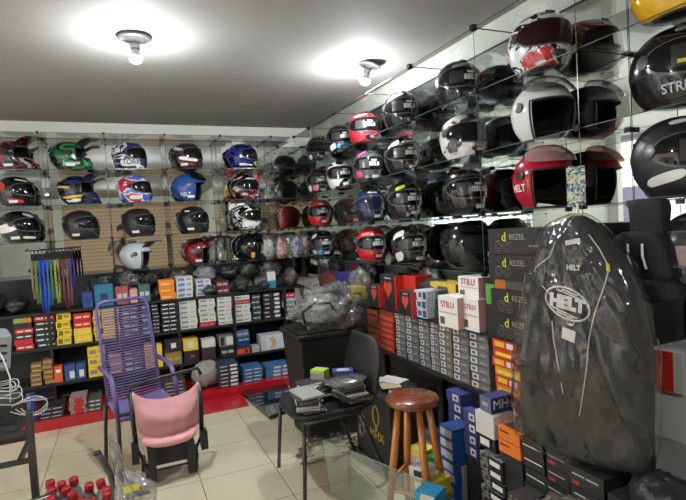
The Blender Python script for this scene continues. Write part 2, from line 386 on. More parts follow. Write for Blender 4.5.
def helmet(x, y, z, rz, label, kind='full', shell=black, visor=smoke, swoosh=(), words=None, wcol=None, price=False, wc2=None, peak=None, group=None, tilt=0, scale=1.0, vents=True, sticker=True, vup=False, disc=True, mark=False):
    S = shellfn(kind); fl = -1 if rz > R(40) else 1
    o = link('motorcycle_helmet', hmesh(('shell', kind), lambda: shell_mesh(kind)), None, (x, y, z+.007), rz)
    o.rotation_euler = (tilt, 0, rz); o.scale = (scale,)*3
    o.material_slots[0].link = 'OBJECT'; o.material_slots[0].material = shell
    tag(o, label, 'helmet', group)
    link('lining', hmesh(('lin', kind), lambda: lining_mesh(kind)), o)
    link('rubber_trim', hmesh(('trim', kind), lambda: trim_mesh(kind)), o)
    def part(nm, key, fn, m):
        q = link(nm, hmesh(key, lambda: fn().mesh(nm, black, True)), o); q.material_slots[0].link = 'OBJECT'; q.material_slots[0].material = m; return q
    if kind in ('full', 'flip'):
        if vup:
            part('eye_opening', ('eye', kind), lambda: sect(S, -60, 60, -14, 26, .002, .004, 18, 6, 6), mat((.006, .006, .006), .9))
            part('visor', ('visu', kind), lambda: sect(S, -72, 72, 30, 62, .03, .004, 20, 8, 5), visor)
        else:
            part('visor_seal', ('vseal', kind), lambda: sect(S, -79, 79, -16, 32, .003, .006, 22, 8, 3.2), sealm)
            part('visor', ('vis', kind), lambda: sect(S, -74, 74, -13, 29, .006, .01, 22, 8, 3.5), visor)
        part('chin_vent', ('cv', kind), lambda: sect(S, -16, 16, -34, -24, .006, .008, 6, 3, 6), mat((.03, .03, .03), .4))
        if price and not vup:
            link('price_print', curved_text(kind, price if isinstance(price, str) else '880.0', .040, 8, 3, stickm, .0075), o)
            link('price_print', curved_text(kind, 'DESDE', .016, 8, 15, stickm, .0075), o)
            part('instruction_sticker', ('ins', kind), lambda: sect(S, -44, -10, -7, 19, .0075, .001, 8, 4, 0), mat((.03, .03, .028), .3))
            if mark: part('yellow_mark', ('ym', kind), lambda: sect(S, -38, -18, -4, 0, .0085, .001, 4, 2, 0), mat((.6, .5, .05), .5))
    if kind == 'open' :
        if vup: part('visor', ('visu2', kind), lambda: sect(S, -72, 72, 26, 70, .026, .004, 20, 8, 5), visor)
    if vents and kind != 'open':
        part('top_vent', ('tv', kind), lambda: sect(S, -14, 14, 48, 62, .008, .01, 6, 4, 6), mat((.04, .04, .04), .35))
        part('rear_spoiler', ('sp', kind), lambda: sect(S, 150, 210, 18, 40, .012, .014, 8, 4, 3), shell)
    if disc:
        for sgn in (-1, 1):
            part('pivot_cover', ('pv', kind, sgn), lambda: sect(S, sgn*78-9, sgn*78+9, 0, 18, .009, .01, 8, 5, 2), mat((.03, .03, .03), .3))
    if sticker:
        ta, tb = (-84, -58) if fl < 0 else ((-2, 22) if abs(rz) > .01 else (0, 24))
        part('price_tag', ('st', kind, ta, tb), lambda: sect(S, ta, tb, -36, -28, .0065, .004, 6, 2, 0), stickm)
        if kind == 'full' and not vup and not swoosh: part('small_sticker', ('st2', kind, ta), lambda: sect(S, ta-10, tb-14, 36, 41, .004, .004, 6, 2, 0), stickm)
    for i, (a0, a1, p0, p1, sl, col) in enumerate(swoosh):
        if fl < 0: a0, a1, sl = -a1, -a0, -sl
        part('painted_stripe', ('sw', kind, a0, a1, p0, p1, sl), lambda: sect(S, a0, a1, p0, p1, .0035, .004, 14, 4, 4, sl), mat(col, .2, coat=1))
    if words:
        for az in (62, -62):
            link('lettering', curved_text(kind, words[0], words[1], az if len(words) < 3 else az*words[2], -26 if len(words) < 4 else words[3], wcol or stickm, .005), o)
    if peak:
        def pk():
            b = MB()
            def fn(u, v):
                a = R(-48+96*u); base = offs(S(a, R(40)), .008); top = Vector((.085*(2*u-1), -.25+.05*(2*u-1)**2, .262))
                return base.lerp(top, v) + Vector((0, 0, .016*sin(pi*v)))
            b.grid(fn, 12, 8); 
            n0 = len(b.v); vs = [Vector(q)-Vector((0, 0, .008)) for q in b.v]; fs = [f[::-1] for f in b.f]; b.add(vs, fs)
            idx = [i for i in range(13)] + [j*13+12 for j in range(1, 9)] + [8*13+i for i in range(11, -1, -1)] + [j*13 for j in range(7, 0, -1)]
            N = len(idx); b.f += [(idx[i], idx[(i+1) % N], idx[(i+1) % N]+n0, idx[i]+n0) for i in range(N)]; b.m += [0]*N
            return b
        part('peak', ('peak', kind), pk, peak)
    return o

HR = XF+.152; HB = YFR+.145          # row centres
def hm(cols, seed, sc_=(6, 3, 7), **k): return noise_mat(cols, scale=sc_, seed=seed, nscale=1.6, rough=.18, coat=.3, **k)
gl = lambda c, r=.14: mat(c, r, coat=.3)
Y6 = [1.2, 1.74, 2.33, 2.97, 3.53, 4.05, 4.61]
ra = R(-16)
# right wall, top row
z = LV[1]
helmet(HR, 1.75, z, R(-18), 'large red, white and black graphic full-face helmet, top row of the right wall', shell=hm([WHT, BLK, WHT, RED], 3), swoosh=[(-70, -10, -38, -20, 6, RED), (5, 60, -36, -26, -5, WHT), (-30, 40, 36, 46, 4, WHT)], sticker=False, visor=mat((.02, .004, .005), .07), scale=1.06)
helmet(HR, 2.36, z, ra, 'black helmet with printed visor, second along the top row of the right wall', shell=gl(BLK), price=True, swoosh=[(-40, 20, 34, 44, 5, GRY)])
helmet(HR, 2.99, z, ra, 'black helmet with grey crown stripe, top row near the tilted lamp', shell=gl(BLK), price=True, swoosh=[(-60, 0, 36, 50, 10, SIL), (10, 50, 40, 52, -5, GRY)])
helmet(HR, 3.56, z, ra, 'red full-face helmet right under the tilted lamp', shell=gl((.6, .015, .03)), price=True, swoosh=[(-60, 10, 38, 46, 5, WHT)])
helmet(HR, 4.03, z, ra, 'black helmet with white and sky blue chin, top row by the corner', shell=gl(BLK), price=True, swoosh=[(-62, -30, -38, -18, 4, WHT), (-28, 25, -36, -18, 0, SKY)])
helmet(HR, 4.56, z, ra, 'black helmet with white cheek patch, last in the top row at the corner', shell=gl(BLK), swoosh=[(20, 60, -30, -5, 0, WHT), (-60, -40, -38, -20, 0, WHT)])
helmet(HR, 1.14, z, R(-20), 'yellow helmet cut by the top right of the picture', shell=gl((.75, .42, .01)), swoosh=[(-10, 40, -40, -22, 0, GRY)], visor=smoke, sticker=False)
# second row
z = LV[2]
helmet(HR, 1.75, z, R(-16), 'white open-face helmet with clear raised visor, second row of the right wall', 'open', shell=gl((.72, .72, .70)), visor=tint, vup=True, sticker=False, scale=1.04, swoosh=[(75, 110, -28, -10, 8, (.1, .1, .1)), (-30, 30, 38, 44, 0, GRY)])
helmet(HR, 2.335, z, R(-10), 'white and dark helmet with red chin slashes, second row of the right wall', shell=hm([WHT, (.6, .58, .55), DKG], 9, stops=[0, .5, .6]), swoosh=[(-40, 20, 34, 48, 8, DKG), (-8, -2, -38, -18, 0, RED), (2, 8, -38, -18, 0, RED), (12, 18, -38, -20, 0, RED), (-74, -46, -38, -8, 3, DKG)], words=('LIBERTY', .02, 1, -36))
helmet(HR, 3.0, z, ra, 'black helmet with silver forehead streaks, second row under the streaked one', shell=gl(BLK), price=True, swoosh=[(-70, -30, 20, 40, 12, WHT), (-20, 40, 38, 46, 4, SIL), (20, 62, -38, -28, 5, GRY)])
helmet(HR, 3.53, z, ra, 'black helmet with hot pink patches, second row of the right wall', shell=gl(DKG), price=True, swoosh=[(-60, -20, 38, 54, 8, PINK), (-64, -38, -34, -14, 0, PINK), (-30, 60, -40, -28, 0, GRY)])
helmet(HR, 4.07, z, ra, 'white and black helmet with slanted chin bars, second row near the corner', shell=hm([WHT, BLK], 5, stops=[0, .56]), price=True, swoosh=[(-20, 10, -40, -20, 9, BLK), (16, 46, -40, -20, 9, BLK)])
helmet(HR, 4.6, z, ra, 'black helmet with white and pink cheek, second row at the corner', shell=gl(BLK), price=True, swoosh=[(-66, -44, -36, -14, 0, WHT), (-40, -8, -36, -16, 0, PINK)])
helmet(HR, 1.14, z, R(-24), 'large gloss black helmet with silver lettering, second row at the right edge', shell=gl(BLK), price='1150', words=('STREET', .035, .55, -28), wcol=mat(SIL, .3), scale=1.1, mark=True, swoosh=[(-40, 0, 48, 56, 3, GRY)])
# third row
z = LV[3]
helmet(HR, 1.76, z, R(-16), 'dark red open-face helmet with pink tinted visor raised', 'open', shell=gl((.42, .01, .03)), visor=pinkv, vup=True, sticker=False, scale=1.04, words=('HELT', .035, 1.35, -12), swoosh=[(-50, 10, 38, 46, 6, SIL)])
helmet(HR, 2.34, z, ra, 'black helmet with printed visor, third row beside the red open-face helmet', shell=gl(BLK), price=True, swoosh=[(-40, 30, 38, 48, 4, DKG)])
helmet(HR, 3.0, z, ra, 'black helmet with lime brow flash, third row of the right wall', shell=gl(BLK), price=True, swoosh=[(-52, -14, 34, 48, 6, (.45, .6, .02)), (-20, 10, -38, -22, 9, GRY), (8, 40, -40, -26, 9, GRY)])
helmet(HR, 3.53, z, ra, 'dark navy open helmet with white brow line, third row of the right wall', 'flip', shell=gl((.01, .015, .05)), visor=gl((.008, .012, .035)), swoosh=[(-26, 26, 46, 50, 0, WHT)])
helmet(HR, 4.62, z, ra, 'bright red helmet in the third row at the corner', shell=gl((.6, .01, .02)), price=True)
helmet(HR, 1.14, z, R(-18), 'matte black helmet with white arrow graphic, third row at the right edge', shell=mat((.015, .015, .015), .4), price='1150', swoosh=[(-88, -38, -30, -18, 5, WHT), (-60, -10, 50, 58, 3, WHT)], scale=1.1, mark=True)
# fourth row
z = LV[4]
helmet(HR, 4.6, z, ra, 'black helmet with white and blue cheek, fourth row at the corner', shell=gl(BLK), price=True, swoosh=[(-70, -40, 24, 44, 6, WHT), (-66, -40, -38, -20, 0, WHT), (-38, 0, -40, -22, 0, SKY)])
helmet(HR, 3.54, z, ra, 'bright red helmet in the fourth row beside the white and black one', shell=gl((.6, .01, .02)), price=True, swoosh=[(-60, 0, 36, 46, 6, (.8, .25, .25))])
helmet(HR, 2.97, z, ra, 'black helmet with broad white side patch, fourth row of the right wall', shell=gl(BLK), price=True, swoosh=[(-80, -36, 18, 46, 8, WHT), (-74, -40, -40, -16, 4, WHT), (0, 50, -40, -30, -3, SIL)])
helmet(HR, 2.36, z, R(10), 'plain gloss black helmet with its visor raised, fourth row of the right wall', 'flip', shell=gl(BLK), vup=True)
# back wall rows (most of them face right)
z = LV[1]; rb = R(62)
helmet(-.80, HB, z, rb, 'dark red and black off-road helmet with peak, top left of the back wall', 'moto', shell=hm([BLK, (.25, .01, .03), BLK, GRY], 2), peak=hm([BLK, (.3, .02, .04)], 4))
helmet(-.375, HB, z, R(74), 'green and black open helmet with raised visor and white lettering', 'moto', shell=hm([(.01, .10, .03), BLK, (.02, .2, .06)], 6), words=('Jumper', .04, 1.1, -26), peak=mat((.02, .02, .02), .2))
helmet(.11, HB, z, R(60), 'white and navy helmet with large dark lettering along its side', shell=hm([NAVY, WHT, NAVY], 12, (5, 4, 9)), words=('TORK', .055, .95, -24), wcol=mat(NAVY, .3), swoosh=[(30, 100, -38, -14, 0, WHT), (-100, -30, -38, -14, 0, WHT)], sticker=False)
helmet(.61, HB, z, R(50), 'black helmet with red and white side stripes, top row of the back wall', shell=gl((.03, .02, .02)), swoosh=[(20, 90, -20, -8, 5, WHT), (30, 90, -34, -26, 5, (.4, .03, .04)), (70, 120, 20, 34, 8, SIL)])
helmet(1.14, HB, z, R(58), 'black and deep blue helmet with lime chin, top row of the back wall', shell=hm([BLK, (.01, .03, .3), BLK], 8), swoosh=[(-24, 26, -38, -20, 0, LIME), (50, 80, -10, 24, 0, (.01, .05, .5)), (30, 70, -38, -32, 2, WHT)])
z = LV[2]
helmet(-.80, HB, z, R(70), 'black helmet with red rear and white stripes, second row far left', shell=gl(BLK), swoosh=[(90, 150, 10, 40, 10, RED), (40, 90, -36, -24, 4, RED), (10, 60, 40, 46, 6, WHT)])
helmet(-.335, HB, z, R(66), 'black and navy off-road helmet with yellow stripes and peak', 'moto', shell=hm([BLK, NAVY, BLK], 13), peak=mat((.015, .02, .06), .2), swoosh=[(70, 150, 8, 16, 6, YEL), (50, 120, -26, -18, -4, YEL), (60, 110, -40, -32, 0, WHT)])
helmet(.13, HB, z, R(62), 'red, white and blue helmet in the second row of the back wall', shell=hm([(.55, .03, .08), WHT, (.08, .2, .6)], 14, (4, 4, 6)), swoosh=[(-20, 40, -40, -18, -5, (.05, .15, .6)), (40, 85, -36, -22, 0, WHT)], sticker=False)
helmet(.615, HB, z, R(68), 'metallic blue open-face helmet in the second row of the back wall', 'open', shell=gl((.02, .08, .32), .25), visor=smoke, vup=True, words=('HELT', .04, 1.45, -24), scale=1.04)
helmet(1.14, HB, z, R(30), 'black helmet with red and white flames round the brow', shell=hm([BLK, BLK, (.35, .02, .03), SIL], 15), swoosh=[(-40, 60, 30, 38, 0, WHT), (0, 70, -30, -10, 0, (.3, .02, .03))])
z = LV[3]
helmet(-.79, HB, z, R(62), 'black and white angular helmet in the third row at far left', shell=gl(BLK), swoosh=[(60, 130, -16, 10, -6, WHT), (10, 50, -38, -30, 2, WHT), (0, 40, 36, 50, 8, SIL)], scale=1.05)
helmet(-.33, HB, z, R(52), 'matte black helmet leftmost of the plain trio, third row of the back wall', shell=mat((.018, .018, .018), .35), swoosh=[(60, 100, 20, 26, 3, DKG)])
helmet(.145, HB, z, R(52), 'matte black helmet in the middle of the plain trio, third row of the back wall', shell=mat((.016, .016, .017), .38), swoosh=[(70, 110, 26, 32, 4, DKG)])
helmet(.63, HB, z, R(48), 'plain black helmet rightmost of the trio, beside the white and blue one', shell=gl((.012, .012, .012), .3))
helmet(1.15, HB, z, R(45), 'white and black helmet with a blue chin, third row of the back wall', shell=hm([BLK, WHT, BLK], 17, (7, 4, 8)), swoosh=[(-40, -5, -38, -18, 0, (.05, .25, .6)), (20, 80, -34, -14, 4, WHT)])
z = LV[4]
helmet(.11, HB, z, R(70), 'pale grey-blue open helmet with peak, fourth row of the back wall', 'open', shell=gl((.48, .55, .58), .25), peak=mat((.05, .05, .06), .25), swoosh=[(85, 95, -4, 10, 0, BLK)], sticker=False, scale=.95)
helmet(.66, HB, z, R(60), 'dark red and black open helmet with peak, fourth row of the back wall', 'open', shell=hm([(.22, .01, .02), BLK], 19, stops=[0, .55]), peak=mat((.03, .02, .02), .2), scale=.98)
helmet(1.17, HB, z, R(70), 'gloss black open helmet with an orange tag, fourth row of the back wall', 'open', shell=gl(BLK), visor=smoke, vup=True, swoosh=[(68, 84, -40, -16, 0, (.7, .35, .05))], sticker=False)

# ---------------------------------------------------------------- cartons
KM = {}
def carton(x, y, z, wd, dp, ht, rz, m, label, deco=(), group=None, name='carton', cat='box', texts=()):
    wd, dp, ht = round(wd, 3), round(dp, 3), round(ht, 4)
    key = (wd, dp, ht, id(m))
    if len(label.replace('-', ' ').split()) > 16: print('LONG', label)
    if key not in KM: KM[key] = MB().box(-wd/2, 0, 0, wd/2, dp, ht).mesh('carton', m)
    o = link(name, KM[key], None, (x, y, z), rz); tag(o, label, cat, group)
    for k, (face, u0, v0, u1, v1, dm, *nm) in enumerate(deco):
        kk = (wd, dp, ht, face, u0, v0, u1, v1, id(dm))
        if kk not in KM:
            e = .0006 + k*.0002
            if face == 'f': b = MB().box(-wd/2+u0*wd, -e, v0*ht, -wd/2+u1*wd, .0, v1*ht)
            elif face == 'l': b = MB().box(-wd/2-e, dp*(1-u1), v0*ht, -wd/2, dp*(1-u0), v1*ht)
            elif face == 'r': b = MB().box(wd/2, dp*u0, v0*ht, wd/2+e, dp*u1, v1*ht)
            else: b = MB().box(-wd/2+u0*wd, v0*dp, ht, -wd/2+u1*wd, v1*dp, ht+e)
            KM[kk] = b.mesh('print', dm)
        link(nm[0] if nm else 'printed_label', KM[kk], o)
    for (face, s, size, u, v, tm) in texts:
        q = link('lettering', text_mesh(s, size, tm, 0.0), o)
        if face == 'f': q.location = (-wd/2+u*wd, -.0022, v*ht); q.rotation_euler = (pi/2, 0, 0)
        elif face == 'r': q.location = (wd/2+.0022, dp*u, v*ht); q.rotation_euler = (pi/2, 0, pi/2)
        elif face == 'l': q.location = (-wd/2-.0022, dp*(1-u), v*ht); q.rotation_euler = (pi/2, 0, -pi/2)
    return o
def stack(ax, c, pl, pr, z0, n, ht, desc, where, m, deco=(), dp=.2, jit=.006, group=None, texts=(), mats=None, decos=None, descs=None, yaw=0, txs=None, name='carton'):
    """n cartons on one another; front on plane ax=c between photo columns pl..pr"""
    a = at(pl, 300, ax, c); b = at(pr, 300, ax, c)
    for i in range(n):
        zz = z0+i*ht
        j = random.uniform(-jit, jit); jr = random.uniform(-.02, .02)*(1 if jit else 0) + yaw
        mm = mats[i] if mats else m; dd = decos[i] if decos else deco; ds = descs[i] if descs else desc; tt = txs[i] if txs else texts
        on = ordn(i, n); lab = f'{ds}, {on} in stack {where}' if on else f'{ds} {where}'
        if ax == 'y': carton((a.x+b.x)/2+j, c+abs(j), zz, (b.x-a.x)*.96, dp, ht-.0028, jr, mm, lab, dd, group or (ds if n == 1 else f'cartons {where}'), name=name, texts=tt)
        else: carton(c+abs(j), (a.y+b.y)/2+j, zz, (a.y-b.y)*.96, dp, ht-.0028, -pi/2+jr, mm, lab, dd, group or f'cartons {where}', name=name, texts=tt)
cm = lambda c: mat(c, .45)
lw = cm((.72, .72, .68)); greyc = cm((.16, .16, .165)); lg = cm((.45, .45, .44))
# right wall: seven columns of grey cartons on the middle shelf
gd = [('f', .04, .15, .38, .85, lw), ('f', .1, .3, .3, .7, cm((.12, .12, .12)), 'symbol'), ('f', .55, .35, .85, .5, lg, 'small_print')]
gd2 = [('f', .04, .15, .42, .85, lw), ('f', .1, .3, .32, .7, cm((.12, .12, .12)), 'symbol'), ('f', .6, .3, .8, .6, cm((.45, .45, .05)), 'small_print')]
cols = [(393.6, 403.6), (404.2, 416.5), (417, 427.5), (428.2, 436.5), (437, 449.5), (450, 466), (467, 486)]
names = ['beside the orange cartons', 'second past the orange cartons', 'third past the orange cartons', 'at the middle of the grey row', 'third before the red packets', 'second before the red packets', 'next to the red packets']
for k, (a, b_) in enumerate(cols):
    n = 7 if k != 3 else 8; stack('x', XF+.001, a, b_, .548, n, .296/n, 'grey carton with white label', names[k], greyc, gd2 if k in (4,) else gd, dp=.16 if k < 6 else .2, jit=.004, name='part_carton')
orc = cm((.42, .07, .03))
stack('x', XF+.01, 366, 376.5, .548, 6, .045, 'brick orange carton', 'behind the black bin', orc, [('f', .1, .2, .9, .8, cm((.5, .13, .05)))], dp=.18)
stack('x', XF+.01, 377.5, 392, .548, 7, .042, 'red-orange carton', 'left of the grey cartons', cm((.48, .05, .03)), [('f', .1, .25, .9, .7, cm((.55, .14, .06)))], dp=.18)
rpk = [cm((.65, .06, .02)), cm((.65, .06, .02)), cm((.75, .2, .02)), cm((.6, .05, .02)), cm((.7, .35, .03)), cm((.65, .06, .02))]
stack('x', XF-.03, 489, 514, .5, 8, .044, 'red packet with yellow print', 'by the bagged jacket', rpk[0], decos=[[('f', .1, .2, .5, .8, cm((.85, .5, .05))), ('f', .6, .2, .9, .8, lw)] if i % 2 else [('f', .1, .2, .9, .6, cm((.85, .65, .1)))] for i in range(8)], dp=.12, mats=[rpk[i % 6] for i in range(8)], jit=.01, name='packet')
# goods on the waist-high shelf, right wall
z5 = .863
dk = cm((.02, .018, .018)); rr_ = cm((.6, .03, .02))
def heart(o, wd, ht):
    pts = []
    for i in range(24):
        t = 2*pi*i/24; pts.append((16*sin(t)**3, 13*cos(t)-5*cos(2*t)-2*cos(3*t)-cos(4*t)))
    s = wd*.25/16; b = MB(); b.add([(x*s, -.0015, ht*.58+y*s*1.2) for x, y in pts], [tuple(range(24))]); link('heart_emblem', b.mesh('heart', cm((.6, .06, .04))), o)
for (pl, pr, hh, c, lab) in ((369, 380, .15, 1.60, 'black carton with red heart, smallest, next to the grey plastic bag'), (381, 397, .225, 1.64, 'tall black carton with red heart and red side'), (399, 412, .15, 1.57, 'short black carton with red heart standing before the tall one')):
    a = at(pl, 300, 'x', c); b_ = at(pr, 300, 'x', c)
    o = carton(c, (a.y+b_.y)/2, z5, (a.y-b_.y)*.95, (.09 if hh < .2 else .15), hh, -pi/2, dk, lab, [('r', 0, 0, 1, 1, rr_), ('f', .94, 0, 1, 1, rr_, 'red_edge'), ('f', .3, .88, .7, .92, lg, 'small_print')]); heart(o, (a.y-b_.y), hh)
carton(1.70, at(406, 300, 'x', 1.70).y, z5, .26, .15, .225, -pi/2, rr_, 'plain bright red carton behind the short heart carton')
bwd = [('f', .04, .1, .3, .9, lw), ('f', .35, .25, .6, .8, cm((.03, .08, .35)), 'blue_badge'), ('f', .7, .1, .95, .9, cm((.05, .05, .1)), 'picture')]
stack('x', 1.60, 413, 426, z5, 3, .055, 'white and blue carton', 'beside the heart cartons', cm((.5, .55, .62)), bwd, dp=.12)
stack('x', 1.66, 427, 437, z5, 3, .055, 'dark carton with a wheel picture', 'behind the white and blue cartons', cm((.07, .08, .1)), [('f', .1, .2, .6, .8, lg)], dp=.12)
ylc = cm((.7, .5, .08))
stack('x', 1.74, 430, 457, z5, 2, .10, 'yellow picture carton', 'behind the white printed cartons', ylc, [('f', .3, .2, .7, .8, cm((.15, .1, .05)), 'picture'), ('r', 0, 0, 1, 1, cm((.5, .2, .03)))], dp=.14)
stl = cm((.78, .76, .72)); rtx = cm((.5, .02, .04)); pkl = cm((.55, .3, .3))
for (pl, pr, c, zz, hh, lab) in ((438, 457, 1.56, z5, .165, 'white carton with red lettering, left one of the front pair'), (462, 478, 1.60, z5, .165, 'white carton with red lettering, lower one by the green carton'), (459, 479, 1.63, z5+.166, .105, 'white carton with red lettering on top of the lower one')):
    a = at(pl, 300, 'x', c); b_ = at(pr, 300, 'x', c); wd = (a.y-b_.y)
    carton(c, (a.y+b_.y)/2, zz, wd, .15, hh, -pi/2, stl, lab, [('r', 0, 0, 1, 1, pkl, 'side_panel'), ('f', .08, .08, .32, .32, cm((.1, .1, .05)), 'picture'), ('f', .05, .45, .95, .5, lg, 'line')], texts=[('f', 'STILU', wd*.28, .5, .74, rtx)])
a = at(479, 300, 'x', 1.6); carton(1.62, a.y-.085, z5, .11, .17, .25, -pi/2, dk, 'black carton with green top corner, between white and black cartons', [('f', 0, .6, .6, 1, cm((.1, .35, .05)), 'green_corner'), ('f', .5, .1, .9, .5, cm((.2, .2, .2)), 'picture')])
# five speaker cartons, black with yellow emblem
ytx = cm((.8, .75, .05)); gtx = cm((.35, .35, .3)); rg = cm((.16, .16, .16))
def ringprint(o, x, z, r):
    b = MB()
    for q in (r, r*.5): b.tube([(x+q*cos(2*pi*i/16), -.001, z+q*sin(2*pi*i/16)) for i in range(16)], .0018, 4, 0, True)
    link('ring_print', b.mesh('rings', rg), o)
for i in range(4):
    zz = z5+i*.118 + (.045 if i > 1 else 0)
    o = carton(XF-.04+(.004 if i % 2 else 0), 1.735, zz, .40, .2, .116, -pi/2, dk, f'black carton with yellow emblem and grey lettering, {ordn(i,4)} beside the bagged jacket', [('f', .65, .32, .9, .36, gtx, 'small_print')], group='black emblem cartons', texts=[('f', 'REZEL', .036, .48, .68, gtx), ('f', 'd', .06, .27, .68, ytx)])
    ringprint(o, -.13, .038, .024); ringprint(o, -.075, .036, .024)
carton(XF-.03, 1.73, z5+.236, .36, .18, .043, -pi/2, cm((.07, .08, .07)), 'flat dark grey carton with orange end, between black emblem cartons', [('f', 0, 0, .2, 1, cm((.5, .15, .03)), 'orange_end')], texts=[('f', '00', .03, .6, .5, gtx)])
# right edge cartons
carton(1.58, 1.075, z5-.025, .11, .26, .13, -pi/2, cm((.50, .52, .50)), 'grey carton with red front corner and dark print, right of the bagged jacket', [('f', .0, 0, .75, 1, rr_, 'red_panel'), ('r', .35, .5, .8, .56, dk, 'print'), ('r', .4, .65, .75, .75, lg, 'print')])
carton(1.60, 1.075, .67, .11, .26, .165, -pi/2, cm((.42, .42, .40)), 'pale grey carton under the red cornered carton', [('f', 0, 0, 1, 1, cm((.6, .6, .58)), 'pale_front')])
carton(1.60, .85, z5-.1, .12, .2, .2, -pi/2, cm((.6, .6, .6)), 'white carton with blue band at the right picture edge', [('f', 0, .4, 1, .5, cm((.02, .08, .4)))])
carton(1.55, .86, .55, .12, .2, .2, -pi/2, cm((.02, .09, .4)), 'blue carton at the right picture edge under the white one')
carton(1.60, 1.07, .548, .12, .2, .12, -pi/2, cm((.4, .4, .38)), 'dull white carton, lowest beside the bagged jacket')

# floor stacks before the right wall
pb = cm((.05, .06, .22)); bb_ = cm((.015, .07, .26)); paleb = cm((.45, .52, .60))
cb = cm((.02, .02, .022)); wl = [('f', .08, .25, .8, .4, lw, 'white_line')]
def pile(pl, pm, pr_, c, zt, n, ht, desc, where, m, deco=(), texts=(), mats=None, descs=None, vis=4, deep=None, name='carton'):
    """cartons with front at x=c between photo columns pl..pm, near end reaching column pr_; topmost top at zt"""
    ya, yb = at(pl, 430, 'x', c).y, at(pm, 430, 'x', c).y
    dp = deep or max(at(pr_, 430, 'y', yb).x-c, .05)
    vis = min(n, vis); z0b = zt-vis*ht
    if z0b > .01: carton(c+.012, (ya+yb)/2, 0, (ya-yb)*.93, dp*.95, z0b-.0015, -pi/2, cb, f'plain black carton beneath stack {where}', name='storage_carton')
    n0 = n; n = vis
    for i in range(n):
        z0 = zt-(n-i)*ht; j = random.uniform(-.011, .011); ds = descs[i] if descs else desc; on = ordn(i, n)
        carton(c+abs(j), (ya+yb)/2+j*.5, z0, (ya-yb)*.97, dp, ht-.0028, -pi/2+random.uniform(-.015, .015), mats[i] if mats else m, f'{ds}, {on} in stack {where}' if on else f'{ds} {where}', deco, f'cartons {where}' if n > 1 else None, name=name, texts=texts)
lbl = [('f', .45, .2, .85, .85, lw), ('f', .55, .35, .75, .65, pb, 'symbol')]
pile(448, 462, 475, 1.56, .517, 9, .0574, 'violet blue carton with white label', 'behind the bright blue stack', pb, lbl, vis=5)
pile(463, 476, 484, 1.47, .508, 9, .0564, 'violet blue carton with white square', 'left of the white carton', pb, lbl)
pile(438, 451, 476, 1.42, .39, 7, 0.0557, 'bright blue carton with pale end', 'beside the wooden stool', bb_, [('f', .08, .12, .94, .85, paleb), ('r', .55, .4, .95, .5, paleb, 'white_line')], vis=7)
pat = noise_mat([(.02, .02, .02), (.22, .22, .22)], rough=.5, coat=0, nscale=60, stops=[0, .5])
pile(478, 500, 508, 1.39, .400, 8, .05, 'patterned black carton with white end labels', 'under the white carton', pat, [('f', .35, 0, 1, 1, cb, 'black_side'), ('f', .45, .25, .9, .7, lw), ('r', 0, 0, 1, 1, cb, 'black_end')], vis=8)
pile(477, 488, 502, 1.42, .458, 1, .056, 'black carton with white script', 'under the plain white carton', cb, [('f', .1, .2, .9, .8, lw), ('r', .1, .3, .6, .7, lg)])
pile(475, 493, 514, 1.42, .565, 1, .105, 'plain white carton', 'carrying the dark blue lettered carton', cm((.60, .60, .58)))
pile(480, 491, 514, 1.43, .635, 1, .069, 'dark blue carton with big white letters', 'on the plain white carton', cm((.025, .045, .17)), [('f', 0, 0, 1, 1, cm((.12, .14, .22)), 'end_panel')], texts=[('r', 'MH', .060, .42, .5, lw), ('r', 'X', .060, .80, .5, cm((.5, .1, .1))), ('f', 'MH', .026, .5, .5, lw)])
ogc = cm((.72, .17, .02))
pile(497.5, 519, 522, 1.40, .556, 2, .055, 'orange carton with black print', 'left of the long black cartons', ogc, [('f', .06, .6, .5, .72, dk, 'print'), ('t', .05, .1, .95, .95, dk, 'black_top')], deep=.20)
pile(497, 519, 522, 1.41, .444, 7, .0634, 'black carton with painted red reflection', 'holding up the orange pair', cb, [('f', .5, .2, .9, .5, cm((.25, .02, .03)), 'print')], deep=.2)  # dull red patch paints a red reflection into the black front
pile(521, 542, 560, 1.40, .562, 9, .0415*1.5, 'long black carton with white line', 'right of the orange pair', cb, [('f', .04, .45, .9, .52, lw, 'white_line')], deep=.22)
pile(543, 566, 560, 1.39, .562, 9, .0624, 'black carton with white line and red dot', 'before the bagged jacket', cb, [('f', .08, .6, .8, .66, lg, 'white_line'), ('f', .1, .15, .4, .35, cm((.4, .02, .02)), 'red_mark')], deep=.24)
pile(567, 602, 560, 1.37, .560, 8, .07, 'wide black carton with small print', 'under the jacket bag', cb, [('f', .1, .6, .45, .68, lg, 'print'), ('f', .5, .6, .85, .68, lg, 'print'), ('f', .1, .12, .3, .3, cm((.4, .02, .02)), 'red_mark')], deep=.24)
pile(604, 648, 560, 1.33, .555, 7, .079, 'black shoe carton', 'at the lower right under the clear bags', cb, [('f', .1, .3, .5, .4, lg)], deep=.28)
star = noise_mat([(.02, .02, .02), (.3, .3, .3)], rough=.4, coat=0, nscale=25, dist=4, stops=[0, .62])
pile(503, 519, 541, 1.24, .41, 6, .068, 'black carton with grey star print', 'low before the orange pair', star, [('t', 0, 0, 1, 1, cb, 'black_top')])
pile(520, 545, 560, 1.22, .405, 6, .067, 'black glossy carton', 'at the bottom edge before the long cartons', blackg, [('f', .2, .3, .8, .5, lg, 'print')])
